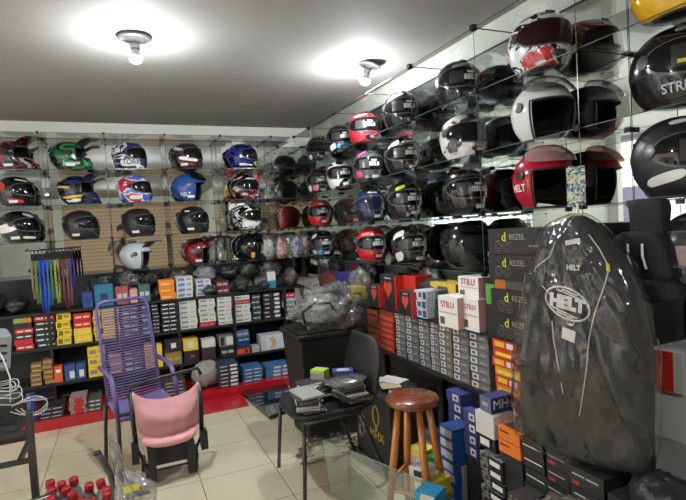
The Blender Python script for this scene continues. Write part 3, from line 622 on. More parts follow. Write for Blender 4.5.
# loose cartons between the stool and the blue stack
def loose(px, py, ax, v, wd, dp, ht, rz, m, lab, deco=(), texts=()):
    p = at(px, py, ax, v); return carton(p.x, p.y, max(p.z, 0), wd, dp, ht, rz, m, lab, deco, texts=texts)
for i in range(3): carton(1.2, 2.0, i*.075, .14, .13, .073, -pi/2+.3, [cm((.10, .09, .08)), cm((.25, .2, .08)), cm((.55, .40, .02))][i], ['dark carton lowest behind the stool leg', 'brown carton below the yellow one by the stool', 'yellow carton with white label by the stool'][i], [('f', .2, .2, .8, .8, lw)] if i == 2 else ())
carton(1.19, 2.02, .226, .09, .09, .05, -pi/2+.4, cm((.6, .6, .58)), 'small white and black carton on the yellow carton by the stool', [('f', .3, .2, .8, .8, dk)])
carton(1.13, 1.86, 0, .12, .12, .19, -pi/2+.5, cm((.1, .1, .1)), 'dark carton under the sky blue one')
carton(1.13, 1.86, .191, .10, .10, .055, -pi/2+.5, cm((.02, .28, .5)), 'sky blue small carton by the stool')
carton(1.05, 1.74, 0, .08, .22, .2, -pi/2+.9, cm((.3, .3, .28)), 'grey carton standing near the bottom edge')
carton(1.05, 1.74, .201, .06, .20, .04, -pi/2+.9, cm((.65, .6, .5)), 'long cream carton lying near the bottom edge')
clut = [((1.50, 2.62), (.03, .03, .03), .30), ((1.50, 2.42), (.12, .12, .12), .24), ((1.42, 2.26), (.05, .25, .06), .18), ((1.36, 2.15), (.35, .03, .05), .10), ((1.46, 2.1), (.3, .3, .3), .2), ((1.3, 2.3), (.1, .03, .03), .12), ((1.27, 2.2), (.55, .5, .4), .06), ((1.38, 2.34), (.7, .55, .1), .2)]
cn = ['black', 'dark grey', 'green', 'red', 'light grey', 'maroon', 'cream', 'yellow']
for i, ((x, y), c, h) in enumerate(clut):
    carton(x, y, 0, .11, .1, h, random.uniform(-2, -1), cm(c), f'{cn[i]} carton on the floor seen between the stool legs', [('f', .2, .5, .8, .8, lg)] if i % 2 else ())
for i in range(5):
    carton(1.44, 2.72-.0*i, .545-.545+i*.085, .2, .28, .083, -pi/2, cb, f'black carton with short white line, {ordn(i,5)} in the stack behind the stool seat', wl)
# big black carton with gold emblem
bx = carton(1.30, 2.70, 0, .42, .3, .43, -pi/2+.05, cm((.03, .03, .03)), 'big black carton with gold emblem behind the stool', texts=[('f', 'MHX', .075, .62, .42, cm((.75, .6, .1)))])
b = MB(); b.tube([(.05+.035*cos(2*pi*i/20), -.002, .30+.06*sin(2*pi*i/20)) for i in range(20)], .006, 5, 0, True); b.tube([(.05, -.002, .24), (.05, -.002, .21)], .01, 5)
link('gold_emblem', b.mesh('emblem', cm((.6, .48, .15))), bx)
b = MB()
for i, (zz) in enumerate((.34, .25, .16)):
    for q in (.045, .028): b.tube([(-.14+q*.8*cos(2*pi*k/20), -.002, zz+q*sin(2*pi*k/20)) for k in range(20)], .0025, 4, 0, True)
link('ring_print', b.mesh('rings', cm((.35, .35, .35))), bx)
# leaflets on the big carton
for i in range(9):
    cl = [lw, cm((.6, .6, .6)), cm((.3, .1, .08)), dk, cm((.65, .55, .35))][i % 5]
    p = (1.38+random.uniform(-.04, .14), 2.50+i*.055, .432+.004*i)
    o = link('leaflet', MB().box(-.06, -.085, 0, .06, .085, .0035).mesh('leaflet', cl), None, p, random.uniform(0, 3)); tag(o, 'printed leaflet or sticker sheet in the spread on the big black carton', 'leaflet', 'leaflets on the big carton')
for i in range(3):
    o = link('tag_bundle', MB().box(-.03, -.012, 0, .03, .012, .11).mesh('glove', lw), None, (1.40+.015*i, 2.93+.01*i, .47), .4); o.rotation_euler = (.2, .35, .4+i*.2); bev(o, .008)
    tag(o, ['cream tag bundle standing behind the chair back, front piece', 'cream tag bundle standing behind the chair back, middle piece', 'cream tag bundle standing behind the chair back, rear piece'][i], 'packet')

# ---------------------------------------------------------------- cartons on the back wall shelves
YA = 4.755; ZA = .592; ZBs = .297; ZT = .882
def prt(c=lw): return [('f', .1, .35, .45, .6, c, 'print'), ('f', .55, .35, .9, .6, c, 'print')]
redc = cm((.5, .02, .03)); gst = cm((.62, .62, .58)); bld = [('f', .08, .2, .5, .8, cm((.12, .18, .42)), 'blue_band'), ('f', .6, .3, .9, .7, cm((.2, .25, .45)), 'print')]
gprint = [('f', .1, .3, .5, .7, cm((.2, .2, .2)), 'print'), ('f', .6, .35, .9, .6, cm((.3, .3, .3)), 'print')]
def S_(pl, pr, z0, n, tot, *a, **k): stack('y', YA, pl, pr, z0, n, tot/n, *a, **k)
S_(11, 30, ZA, 6, .265, 'x', 'at the far left of the upper shelf', cb, mats=[redc, redc, cb, redc, cb, cm((.25, .32, .05))], descs=['red and black carton', 'red carton', 'black carton', 'red carton', 'black carton', 'green and orange carton'], decos=[prt(), (), prt(), prt(), (), [('f', .6, 0, 1, 1, cm((.6, .2, .02)), 'orange_end')]])
S_(31.5, 53, ZA, 6, .265, 'x', 'next to the yellow column', cb, mats=[cb]*5+[redc], descs=['black carton with white print']*5+['red carton with white print'], deco=prt())
S_(54, 69, ZA, 4, .268, 'yellow carton with black print', 'right of the black and red column', cm((.72, .50, .03)), [('f', .1, .2, .4, .8, cm((.15, .1, .02)), 'print'), ('f', .5, .4, .9, .7, cm((.3, .2, .05)), 'print')])
S_(71.5, 90, ZA, 4, .25, 'x', 'left of the purple chair back', redc, mats=[cm((.7, .5, .03))]*2+[redc]*2, descs=['yellow carton']*2+['red carton']*2, deco=prt(cm((.75, .5, .3))))
S_(91.5, 99, ZA, 5, .262, 'narrow yellow carton', 'behind the left post of the purple chair', cm((.7, .5, .03)), gprint)
S_(100.5, 118, ZA, 5, .265, 'yellow and brown carton', 'behind the purple cords', cm((.6, .42, .08)), prt(cm((.3, .18, .1))))
S_(120, 138, ZA, 7, .262, 'dark carton with pale print', 'behind the right purple cords', cm((.04, .035, .05)), prt(lg))
S_(140, 149, ZA, 7, .262, 'narrow teal carton', 'right of the purple chair back', cm((.02, .07, .09)), prt(lg))
S_(151, 158, ZA, 8, .262, 'slim black carton', 'left of the column under the orange carton', cb, prt(lg))
S_(160, 176.5, ZA, 7, .262, 'black carton with white print', 'under the orange carton', cb, prt())
S_(160, 176, .882, 3, .175, 'orange carton', 'on the black printed column', cm((.75, .24, .02)), [('f', .1, .3, .7, .45, cm((.9, .55, .3)), 'print')])
S_(178, 196.5, ZA, 6, .262, 'white carton with small print', 'right of the black printed column', gst, gprint)
S_(177, 194, .882, 4, .19, 'white and blue carton', 'above the first white column', gst, bld)
S_(198, 214.5, ZA, 6, .262, 'x', 'second of the white columns', gst, mats=[redc]+[gst]*5, descs=['red and white carton']+['white carton with small print']*5, deco=gprint)
S_(197, 212, .882, 4, .15, 'white and blue carton', 'above the second white column', gst, bld)
S_(217, 231.5, ZA, 7, .262, 'white carton with dark print', 'third of the white columns', gst, gprint)
S_(217, 230, .882, 2, .12, 'dark red carton', 'on the third white column', cm((.12, .03, .03)), prt(lg))
S_(233, 250, ZA, 6, .255, 'x', 'fourth of the white columns', gst, mats=[gst]*4+[redc, gst], descs=['white carton with dark print']*4+['red carton with white print', 'white carton with dark print'], deco=gprint)
S_(251.5, 260.5, ZA, 5, .25, 'dark green and black carton', 'right of the white columns', cm((.03, .05, .05)), prt(lg))
S_(262.5, 280.5, ZA, 6, .25, 'black carton with white end label', 'below the white and blue packet', cb, [('f', .1, .35, .35, .65, lg, 'print'), ('f', .65, .2, .95, .8, gst)])
carton(*at(272, 289, 'y', YA+.02)[:2], .883, .085, .05, .16, 0, cm((.05, .2, .35)), 'white and blue hanging packet on the black labelled column', [('f', 0, .45, 1, 1, gst, 'white_top')])
S_(282.5, 296, ZA, 5, .23, 'x', 'rightmost on the upper shelf', gst, mats=[cm((.3, .3, .3))]*4+[redc], descs=['grey carton with white print']*4+['red carton with white print'], deco=prt())
for (pl, pr, h, c, lab) in ((82, 93, .13, (.02, .06, .25), 'dark blue carton on the top shelf beside the straps'), (94.5, 114, .18, (.02, .16, .28), 'teal blue carton above the purple chair'), (116, 129, .15, (.35, .08, .08), 'red and white carton right of the teal one'), (130, 138, .12, (.6, .3, .25), 'pink and cream carton on the top shelf'), (139, 151, .15, (.05, .12, .14), 'dark teal carton left of the orange carton')):
    a = at(pl, 300, 'y', YA); b_ = at(pr, 300, 'y', YA); carton((a.x+b_.x)/2, YA, .882, (b_.x-a.x)*.95, .15, h, 0, cm(c), lab, prt(lg) if pl > 110 else [('f', .3, .3, .7, .6, cm((.03, .03, .1)), 'print')])
# lower shelf
YL = 4.71
def B_(pl, pr, n, ht, *a, z0=ZBs, **k): stack('y', YL, pl, pr, z0, n, ht, *a, dp=k.pop('dp', .18), **k)
brn = cm((.22, .12, .04))
B_(24, 35.5, 5, .037, 'brown printed carton', 'leftmost on the lower shelf', brn, [('f', .1, .2, .9, .5, cm((.45, .3, .15)), 'print')], dp=.08)
B_(37, 47.5, 5, .041, 'brown and gold carton', 'second on the lower shelf', brn, [('f', .1, .3, .9, .6, cm((.4, .25, .08)), 'print')], dp=.08)
B_(48.5, 57, 1, .135, 'upright orange-red carton on the lower shelf', 'beside the blue cartons', cm((.65, .1, .03)), [('f', .2, .6, .8, .8, lw)], dp=.08)
B_(58.5, 70, 1, .135, 'blue carton with white label', 'next to the orange-red carton', cm((.03, .07, .2)), [('f', .45, .15, .9, .6, gst)], dp=.1)
B_(71, 81, 1, .135, 'blue carton with white square', 'next to the yellow pair', cm((.03, .07, .2)), [('f', .3, .15, .8, .6, gst)], dp=.1)
B_(82, 100, 3, .085, 'yellow carton', 'left of the purple chair seat', cm((.7, .5, .03)), gprint, dp=.1)
B_(104, 117, 5, .035, 'purple and yellow carton', 'low behind the purple cords', cm((.25, .12, .2)), prt(cm((.5, .35, .1))), dp=.1)
B_(119, 139, 4, .045, 'dark printed carton', 'low behind the chair cords', cm((.03, .03, .05)), prt(lg), dp=.1)
B_(140, 151, 5, .042, 'amber carton', 'seen through the right cords of the chair', cm((.5, .3, .06)), gprint, dp=.1)
B_(152.5, 158, 1, .2, 'slim upright yellow carton', 'right of the amber cartons', cm((.7, .5, .03)), dp=.1)
B_(161, 178, 2, .115, 'x', 'under the black printed column', cb, mats=[cm((.25, .18, .05)), cb], descs=['gold-brown carton', 'black carton with white badge'], decos=[prt(cm((.4, .3, .1))), [('f', .35, .3, .65, .7, lw, 'badge')]])
B_(180, 195.5, 2, .105, 'x', 'middle of the lower shelf', cb, mats=[cb, cm((.7, .5, .05))], descs=['black carton with red mark', 'yellow carton with white centre'], decos=[[('f', .4, .4, .7, .6, cm((.4, .05, .05)), 'mark')], [('f', .3, .2, .7, .8, gst)]])
B_(198, 212, 1, .075, 'grey-white flat carton on a dark one', 'right of the yellow centred carton', gst, z0=ZBs+.111, dp=.12); B_(198, 212, 1, .11, 'dark purple carton', 'under the grey-white flat carton', cm((.05, .03, .04)), dp=.12)
B_(216.5, 231.5, 2, .098, 'x', 'below the third white column', cb, mats=[cb, cm((.2, .2, .2))], descs=['black carton with signature print', 'grey picture carton'], decos=[prt(lg), [('f', .1, .1, .35, .9, dk, 'picture'), ('f', .5, .1, .95, .9, gst, 'picture')]])
B_(234, 247, 4, .055, 'x', 'below the fourth white column', cb, mats=[cm((.6, .08, .02)), cm((.02, .03, .1)), cm((.02, .05, .2)), cm((.10, .14, .25))], descs=['orange-red carton with round badge', 'navy carton', 'royal blue carton', 'slate blue carton'], decos=[[('f', .6, .2, .85, .8, dk, 'badge')], (), prt(lg), prt(lg)])
B_(249, 257, 1, .06, 'grey-green small carton', 'left of the arch printed carton', cm((.35, .38, .33)), dp=.1)
a = at(257, 300, 'y', YL); b_ = at(285, 300, 'y', YL)
bx = carton((a.x+b_.x)/2, YL, ZBs, .25, .18, .14, 0, cm((.55, .62, .68)), 'white carton with orange arcs on the lower shelf', [('f', 0, 0, .2, 1, cm((.5, .5, .45)), 'cream_end'), ('f', .9, 0, 1, 1, cm((.08, .2, .35)), 'blue_end')])
b = MB()
for r_, x0 in ((.055, -.06), (.055, -.035)): b.tube([(x0+.045*cos(t), -.002, .07+r_*sin(t)) for t in [(-1.2+2.4*i/12) for i in range(13)]], .007, 5)
link('arc_print', b.mesh('arcs', cm((.7, .3, .04))), bx)
# on the red platform
YP = 4.46; ZP = .087
stack('y', YP, 213, 234, ZP, 6, .034, 'dark navy carton with white labels', 'on the red platform', cm((.03, .035, .06)), [('f', .1, .3, .45, .6, lg), ('f', .6, .2, .95, .8, gst)], dp=.2)
stack('y', YP+.03, 238, 258, ZP, 4, .032, 'blue carton with white lines', 'beside the navy cartons', cm((.04, .12, .28)), prt(), dp=.2)
stack('y', YP+.06, 261, 286, ZP, 3, .034, 'wide blue and white carton', 'at the red platform corner', cm((.05, .15, .32)), [('f', .3, .2, .6, .8, gst), ('f', .7, .2, .95, .8, gst)], dp=.2)
stack('y', YP, 60, 78, ZP, 4, .032, 'flat grey and red carton', 'below the blue cartons', cm((.25, .2, .2)), [('f', .3, 0, .8, 1, redc, 'red_band')], dp=.2)
stack('y', YP, 79, 93, ZP, 3, .032, 'flat dark carton with red edge', 'left of the purple chair legs', cm((.08, .07, .07)), prt(), dp=.2)
stack('y', YP, 28, 55, ZP, 3, .03, 'flat black tray carton', 'behind the white cables', cb, prt(lg), dp=.2)
stack('y', YP+.05, 157, 180, ZP, 4, .03, 'flat dark carton with white line', 'behind the stroller handle', cm((.05, .05, .05)), prt(lg), dp=.2)
def blob(name, label, cat, fn, m, n=24, mm=16, sub=0, parent=None, group=None):
    b = MB(); b.grid(fn, n, mm); o = link(name, b.mesh(name, m, True), parent)
    if not parent: tag(o, label, cat, group)
    if sub: s = o.modifiers.new('s', 'SUBSURF'); s.levels = sub; s.render_levels = sub
    return o
from mathutils import noise as NZ
def crumple(cx, cy, cz, rx, ry, rz_, amp=.25, freq=9, seed=0, flat=None):
    def fn(u, v):
        th = 2*pi*(u % 1.0); ph = pi*(v-.5)
        d = Vector((cos(th)*cos(ph), sin(th)*cos(ph), sin(ph)))
        k = 1 + amp*NZ.noise(d*freq*.35+Vector((seed, seed, 0))) + amp*.5*NZ.noise(d*freq+Vector((0, seed, 3)))
        p = Vector((cx+d.x*rx*k, cy+d.y*ry*k, cz+d.z*rz_*k))
        if flat is not None: p.z = max(p.z, flat)
        return p
    return fn
blob('cloth_bundle', 'crumpled grey cloth bundle on the red platform', 'cloth', crumple(.60, 4.60, .20, .13, .11, .115, .2, 8, 3, ZP+.002), mat((.26, .26, .22), .9, bump=.3, bscale=60))

# ---------------------------------------------------------------- hanging things and clutter on the back wall
stc = [(.16, .18, .06), (.08, .2, .06), (.01, .04, .35), (.01, .07, .5), (.04, .12, .2), (.07, .15, .07), (.3, .4, .05), (.10, .05, .04), (.12, .02, .04), (.14, .06, .08), (.02, .02, .16)]
snm = ['olive', 'bright green', 'royal blue', 'bright blue', 'teal', 'dark green', 'lime patterned', 'brown', 'dark red', 'pinkish', 'navy']
for i, c in enumerate(stc):
    p = at(33+i*3.9, 262, 'y', 4.70)
    top = 1.32-.0*i; L = [.32, .36, .42, .44, .38, .33, .37, .35, .42, .40, .26][i]
    b = MB()
    for s in (-1, 1):
        b.tube([(p.x+s*.006, 4.70, top), (p.x+s*.013, 4.695+.004*s, top-.12), (p.x+s*.011, 4.69, top-L*.7), (p.x+s*.008+random.uniform(-.006, .006), 4.695, top-L)], .0085, 6)
    m = mat(c, .6) if i != 6 else noise_mat([c, (.02, .02, .02)], nscale=60, rough=.6, coat=0)
    o = link('strap', b.mesh('strap', m, True)); tag(o, f'{snm[i]} hanging strap in the bunch below the left back shelves', 'strap', 'straps hanging at the back left')
    link('buckle', MB().box(p.x-.012, 4.69, top-.01, p.x+.012, 4.71, top+.04).tube([(p.x+.012*cos(2*pi*k/12), 4.70, top+.055+.016*sin(2*pi*k/12)) for k in range(12)], .003, 5, 0, True).mesh('buckle', blackg), o)
rl = MB().tube([(-.72, 4.70, 1.39), (-.38, 4.70, 1.39)], .005, 6); rl.tube([(-.72, 4.70, 1.39), (-.72, 4.846, 1.41)], .004, 6); rl.tube([(-.38, 4.70, 1.39), (-.38, 4.846, 1.41)], .004, 6)
tag(link('hanging_rail', rl.mesh('rail', dkmetal)), 'thin dark metal rail carrying the coloured straps', 'rail')
# wrapped goods on the clip level between rows
packs = [((212, 245), 1.165, .05, .13, bagmilk, 'clear plastic sleeve hanging left in the pair by the round black helmet'), ((220, 246), 1.165, .045, .13, bagmilk, 'clear plastic sleeve hanging right in the pair by the round black helmet')]
for (px, z0, r, h, m, lab) in packs:
    p = at(px[0], px[1], 'y', 4.93); blob('plastic_sleeve', lab, 'packet', crumple(p.x, 4.93, 1.165+h, r*.9, .04, h, .25, 9, px[0], 1.166), m)
for i, (px, c, nm) in enumerate(((281, (.5, .05, .05), 'red'), (289, (.6, .5, .05), 'yellow'), (296, (.08, .08, .4), 'purple'), (304, (.6, .25, .2), 'salmon'), (268, (.4, .42, .38), 'grey'))):
    p = at(px, 240, 'y', 4.78+.03*(i % 2)); s = 30+i
    o = blob('plastic_packet', f'{nm} packet in clear plastic near the corner of the back wall', 'packet', crumple(p.x, p.y, 1.165+.09, .055, .022, .095, .5, 9, s, 1.162), noise_mat([c, (.55, .53, .48), (.15, .1, .1)], nscale=18, rough=.4, coat=.2, stops=[0, .5, .62]))
    blob('wrapper', None, None, crumple(p.x, p.y, 1.165+.1, .075, .04, .115, .45, 9, s, 1.161), bagmilk, parent=o)
cl2 = [(208, .16, .05, (.04, .04, .045), 'dark glove pack lying left of the dark red carton'), (240, .13, .07, (.03, .04, .03), 'black pouch on the fourth white column'), (262, .1, .04, (.05, .05, .05), 'black glove pack near the blue packet'), (290, .13, .09, (.06, .06, .06), 'dark bag of parts above the rightmost cartons'), (312, .13, .08, (.07, .02, .02), 'dark maroon bag at the corner shelf'), (332, .1, .07, (.05, .05, .055), 'black bag left of the grey plastic wrap')]
for i, (px, r, h, c, lab) in enumerate(cl2):
    p = at(px, 285, 'y', 4.86); 
    blob('goods_pouch', lab, 'pouch', crumple(min(p.x, 1.5), 4.80, .883+h*.9, r*.55, .09, h, .3, 8, i+50, .882), mat(c, .35, bump=.4, bscale=40))
for i, (x_, y_, z_, a_, b_2, c_2, nm_) in enumerate(((-1.02, 4.86, .884, .13, .12, .10, 'large black rubber bag on the top shelf at far left'), (-.83, 4.84, .884, .09, .1, .07, 'black folded cover left of the hanging straps'), (-.62, 4.93, 1.163, .11, .1, .06, 'dark folded sleeve behind the hanging straps'))):
    blob('goods_pouch', nm_, 'pouch', crumple(x_, y_, z_+c_2, a_, b_2, c_2, .3, 7, 70+i, z_), mat((.015, .015, .016), .35, bump=.5, bscale=30))
for i in range(9):
    x = -.25+i*.19
    if x > 1.5: break
    o = link('tool_card', MB().box(-.075, 0, 0, .075, .012, .13+.03*(i % 3)).mesh('card', [cm((.22, .21, .2)), cm((.14, .05, .05)), cm((.06, .06, .065)), cm((.16, .13, .1))][i % 4]), None, (x, 5.03-.01*(i % 2), .9), 0)
    tag(o, f'flat product card standing behind the cartons, {["first", "second", "third", "fourth", "fifth", "sixth", "seventh", "eighth", "ninth"][i]} from the straps', 'card', 'cards behind the top shelf')


# dark goods crowded behind the front cartons
bn = [('glossy black visor pouch above the teal carton', -.20, (.02, .02, .022)), ('grey glove bundle above the red and white carton', .02, (.10, .10, .10)), ('black net bag left of the orange carton top', .22, (.015, .015, .015)), ('dark brown wrapped part above the first white column', .46, (.05, .03, .02)),
      ('silver grey wrapped part above the second white column', .70, (.22, .22, .22)), ('black wrapped mirror above the third white column', .93, (.02, .02, .02)), ('dark green rain cover above the dark cartons', 1.13, (.02, .035, .025)), ('grey and silver wrap by the white and blue hanging packet', 1.38, (.16, .16, .155))]
for i, (lab, x, c) in enumerate(bn):
    blob('wrapped_part', lab, 'wrapped part', crumple(x, 4.985, 1.065, .095, .045, .075, .45, 9, 90+i, .9), mat(c, .3, bump=.6, bscale=35))
rn = [('black wrapped part behind the heart cartons', 3.15, (.03, .03, .03)), ('grey wrapped part behind the white and blue cartons', 2.85, (.2, .2, .2)), ('dark wrapped part near the grey bundle on the right shelf', 3.75, (.03, .03, .035)), ('maroon wrapped part on the right shelf toward the corner', 4.0, (.10, .02, .025)), ('black wrapped part at the corner end of the right shelf', 4.5, (.02, .02, .02)), ('dark green wrapped part behind the white red-lettered cartons', 2.4, (.03, .05, .035))]
for i, (lab, y, c) in enumerate(rn):
    blob('wrapped_part', lab, 'wrapped part', crumple(1.855, y, 1.04, .045, .12, .09, .4, 8, 110+i, .864), mat(c, .3, bump=.6, bscale=35))
# ---------------------------------------------------------------- bagged jacket on the right rack
JX = 1.42
outl = [  # v, left px, right px, y px
 (0, 572, 586, 213), (.04, 556, 598, 220), (.08, 543, 606, 228), (.14, 537, 616, 240), (.25, 530, 634, 265), (.4, 522, 651, 305), (.6, 515, 660, 360), (.8, 513, 662, 410), (.9, 516, 660, 440), (.97, 545, 655, 462), (1, 580, 645, 471)]
def jl(v):
    for a, b_ in zip(outl[:-1], outl[1:]):
        if v <= b_[0]+1e-9:
            t = (v-a[0])/(b_[0]-a[0]); return [a[i]+(b_[i]-a[i])*t for i in (1, 2, 3)]
    return outl[-1][1:]
def jsurf(inset, depth, amp, sd, side):
    def fn(u, v):
        l, r_, y = jl(v); 
        yl = y + (10 if v < .9 else -14)*(0)
        px = l+(r_-l)*(inset+(1-2*inset)*u); 
        p = at(px, y + 14*(u-.5)*(1 if v > .6 else 0) + inset*60*(.5-v)*2, 'x', JX)
        k = (max(0, 1-(2*u-1)**4))**.6*(max(0, sin(pi*min(max(v, .0), 1))))**.35
        an = math.atan2(p.y-1.30, 1.46-p.z); rd = (Vector((p.y-1.30, 1.46-p.z))).length
        rg_ = 1-abs(NZ.noise(Vector((an*9+sd, rd*1.3, sd))))*2
        p.x = JX + side*depth*k - side*-1*(-amp)*.5*k*rg_**3*(0 if inset else 1) + amp*k*(NZ.noise(Vector((p.y*7+sd, p.z*5, 0)))+.6*NZ.noise(Vector((p.y*20, p.z*11+sd, 2))))
        return p
    return fn
cloth = mat((.011, .011, .012), .8, bump=.4, bscale=30)
cover = thin_mat('garment_film', (.93, .93, .92), .09, 1.5, (.6, .6, .57), .015, .7, 6)
b = MB(); b.grid(jsurf(.045, .055, .018, 1, -1), 40, 60); b.grid(jsurf(.045, .06, .02, 1, 1), 30, 44)
jk = link('riding_jacket', b.mesh('jacket', cloth, True)); tag(jk, 'black riding jacket with white piping and lettering hanging in clear plastic', 'jacket')
ns = jsurf(.045, .055, .018, 1, -1)
def on_jacket(px, py):   # project the logo point onto the cloth
    best = None
    for i in range(61):
        for j in range(61):
            q = ns(i/60, j/60); d = q-Vector((0, 0, EYE)); zz = d.dot(FW)
            e = (343+F*d.dot(RT)/zz-px)**2 + (250-F*d.dot(UP)/zz-py)**2
            if best is None or e < best[0]: best = (e, q)
    return best[1]
def piping(pts, r=.0022):
    out = [on_jacket(*p)+Vector((-.004, 0, 0)) for p in pts]; sm = []
    for a, b_ in zip(out[:-1], out[1:]):
        for k in range(4): sm.append(a.lerp(b_, k/4))
    sm.append(out[-1]); link('white_piping', MB().tube(sm, r, 6).mesh('piping', mat((.6, .6, .58), .6), True), jk)
piping([(556, 242), (551, 258), (537, 268), (533, 283)])
piping([(543, 285), (551, 292), (554, 300)])
piping([(590, 235), (600, 250), (611, 266), (606, 285), (596, 310), (590, 340), (587, 370), (582, 400), (581, 415)])
piping([(553, 322), (554, 340), (558, 365), (564, 393)])
lgm = mat((.68, .68, .66), .6)
c0 = on_jacket(571, 303)+Vector((-.016, 0, 0)); dY = Vector((.0, -1, 0))
LT = bpy.data.objects.new('chest_logo', None)
def flat(me, p, nm, tiltz=0, roll=0):
    o = link(nm, me, jk); o.location = p; o.matrix_world = Matrix.Translation(p) @ Matrix.Rotation(-pi/2+tiltz, 4, 'Z') @ Matrix.Rotation(pi/2, 4, 'X') @ Matrix.Rotation(roll, 4, 'Z'); return o
flat(text_mesh('HELT', .058, lgm, .004), c0, 'chest_lettering', .1, -.12)
b = MB(); b.tube([(.085*cos(2*pi*i/28), .052*sin(2*pi*i/28), 0) for i in range(28)], .0035, 6, 0, True); flat(b.mesh('oval', lgm), c0, 'oval_emblem', .1, -.3)
b = MB()
for dy_, w_ in ((.033, .05), (-.033, .05), (.041, .03), (-.041, .03)): b.box(-w_, dy_-.0022, -.001, w_, dy_+.0022, .001)
flat(b.mesh('bars', lgm), c0, 'emblem_bars', .1, -.3)
c1 = on_jacket(575, 268)+Vector((-.006, 0, 0)); flat(text_mesh('HELT', .024, lgm, .001), c1, 'small_lettering')
c2 = on_jacket(573, 321)+Vector((-.008, 0, 0)); b = MB().lathe([(0, 0), (.017, 0), (.017, .001), (0, .001)], n=20); flat(b.mesh('disc', lgm), c2, 'size_disc'); flat(text_mesh('3G', .022, black, .001), c2+Vector((-.0018, 0, 0)), 'size_lettering')
c3 = on_jacket(570, 334)+Vector((-.009, 0, 0)); flat(MB().box(-.027, -.02, 0, .027, .02, .001).mesh('tagp', lgm), c3, 'paper_tag', 0, -.15)
c4 = on_jacket(575, 242)+Vector((-.012, 0, 0)); flat(MB().box(-.03, -.008, 0, .03, .008, .001).mesh('tagp', lgm), c4, 'price_sticker', 0, .15)
c5 = on_jacket(610, 266)+Vector((-.008, 0, 0)); flat(MB().box(-.006, -.012, 0, .006, .012, .002).mesh('tagp', mat((.6, .55, .05), .5)), c5, 'yellow_tab', 0, .1)
b = MB(); b.grid(jsurf(0, .10, .028, 7, -1), 44, 60); b.grid(jsurf(0, .075, .02, 7, 1), 44, 60)
jb = link('garment_bag', b.mesh('bag', cover, True)); tag(jb, 'clear wrinkled plastic cover over the black riding jacket', 'garment bag')
b = MB().tube([at(578, 215, 'x', JX), at(578, 208, 'x', 1.53)+Vector((0, 0, .0)), at(577, 204, 'x', 1.6)], .004, 6); tag(link('coat_hanger', b.mesh('hook', white)), 'white hook of the hanger at the top of the jacket cover', 'hanger')
# sticker card at the glass edge above the jacket
q = at(576, 186, 'x', 1.60); stm = noise_mat([(.7, .7, .68), (.7, .6, .1), (.05, .3, .4), (.05, .05, .06), (.75, .75, .72)], nscale=45, rough=.4, coat=.2, stops=[0, .42, .48, .55, .62])
tag(link('sticker_sheet', MB().box(-.033, -.001, -.075, .033, .001, .075).mesh('sheet', stm), None, q, -1.0), 'strip of colourful stickers hung at the glass edge beside the red helmet', 'sticker sheet')
# black rucksack and dark helmet at the right edge
bk = mat((.012, .012, .013), .8, bump=.3, bscale=80)
def pad(cx, cy, cz, rx, ry, rz_, e=.45, taper=0):
    sg = lambda t, k: math.copysign(abs(t)**k, t)
    def fn(u, v):
        th = 2*pi*u; ph = pi*(v-.5); z = sg(sin(ph), e); t = 1-taper*z
        return Vector((cx+rx*sg(cos(th), e)*sg(cos(ph), e), cy+ry*t*sg(sin(th), e)*sg(cos(ph), e)+.006*NZ.noise(Vector((u*9, v*7, 1))), cz+rz_*z))
    return fn
o = blob('chest_protector', 'black padded vest with pale stripes hanging right of the jacket', 'vest', pad(1.57, 1.13, 1.27, .05, .105, .09, .5, .15), bk, 32, 20)
blob('neck_pad', None, None, pad(1.58, 1.11, 1.39, .03, .058, .075, .4, -.1), bk, 28, 18, parent=o)
for i in range(3):
    y = 1.19-.05*i; link('reflective_stripe', MB().tube([(1.512, y, 1.32), (1.505, y-.005, 1.28), (1.513, y-.01, 1.24)], .004, 5).mesh('stripe', white), o)
blob('shoulder_roll', None, None, pad(1.56, 1.11, 1.17, .055, .12, .04, .6, 0), bk, 28, 18, parent=o)
helmet(1.70, 1.02, 1.159, R(-70), 'dark helmet with red crown stripe at the right picture edge', shell=gl((.02, .02, .02)), swoosh=[(-20, 20, 56, 72, 0, RED)], visor=tint, sticker=False)
# plastic bags and red things at the lower right corner
bagd = thin_mat('film_over_dark', (.8, .8, .78), .15, 2.0, (.55, .53, .48), .18, 1.0, 16)
o = blob('goods_pouch', 'black gloves with grey emblem at the lower right edge', 'pouch', crumple(1.42, .98, .56, .09, .10, .075, .25, 7, 21), mat((.02, .02, .02), .4, bump=.6, bscale=50))
blob('goods_pouch', 'bright red packet under the black gloves at the right edge', 'pouch', crumple(1.38, .98, .44, .08, .11, .06, .2, 7, 22), mat((.55, .02, .02), .4))
blob('goods_pouch', 'dark pouch in clear wrap at the bottom right corner', 'pouch', crumple(1.22, .86, .36, .1, .1, .07, .3, 7, 23), mat((.02, .02, .02), .4))
blob('clear_plastic_bag', 'clear plastic bag lying on the black cartons, lower right', 'plastic bag', crumple(1.20, 1.06, .49, .12, .18, .045, .4, 9, 24), bagd, 36, 24)
blob('clear_plastic_bag', 'crumpled clear plastic bag at the very bottom right corner', 'plastic bag', crumple(1.15, .88, .40, .12, .14, .06, .4, 9, 25), bagd, 36, 24)

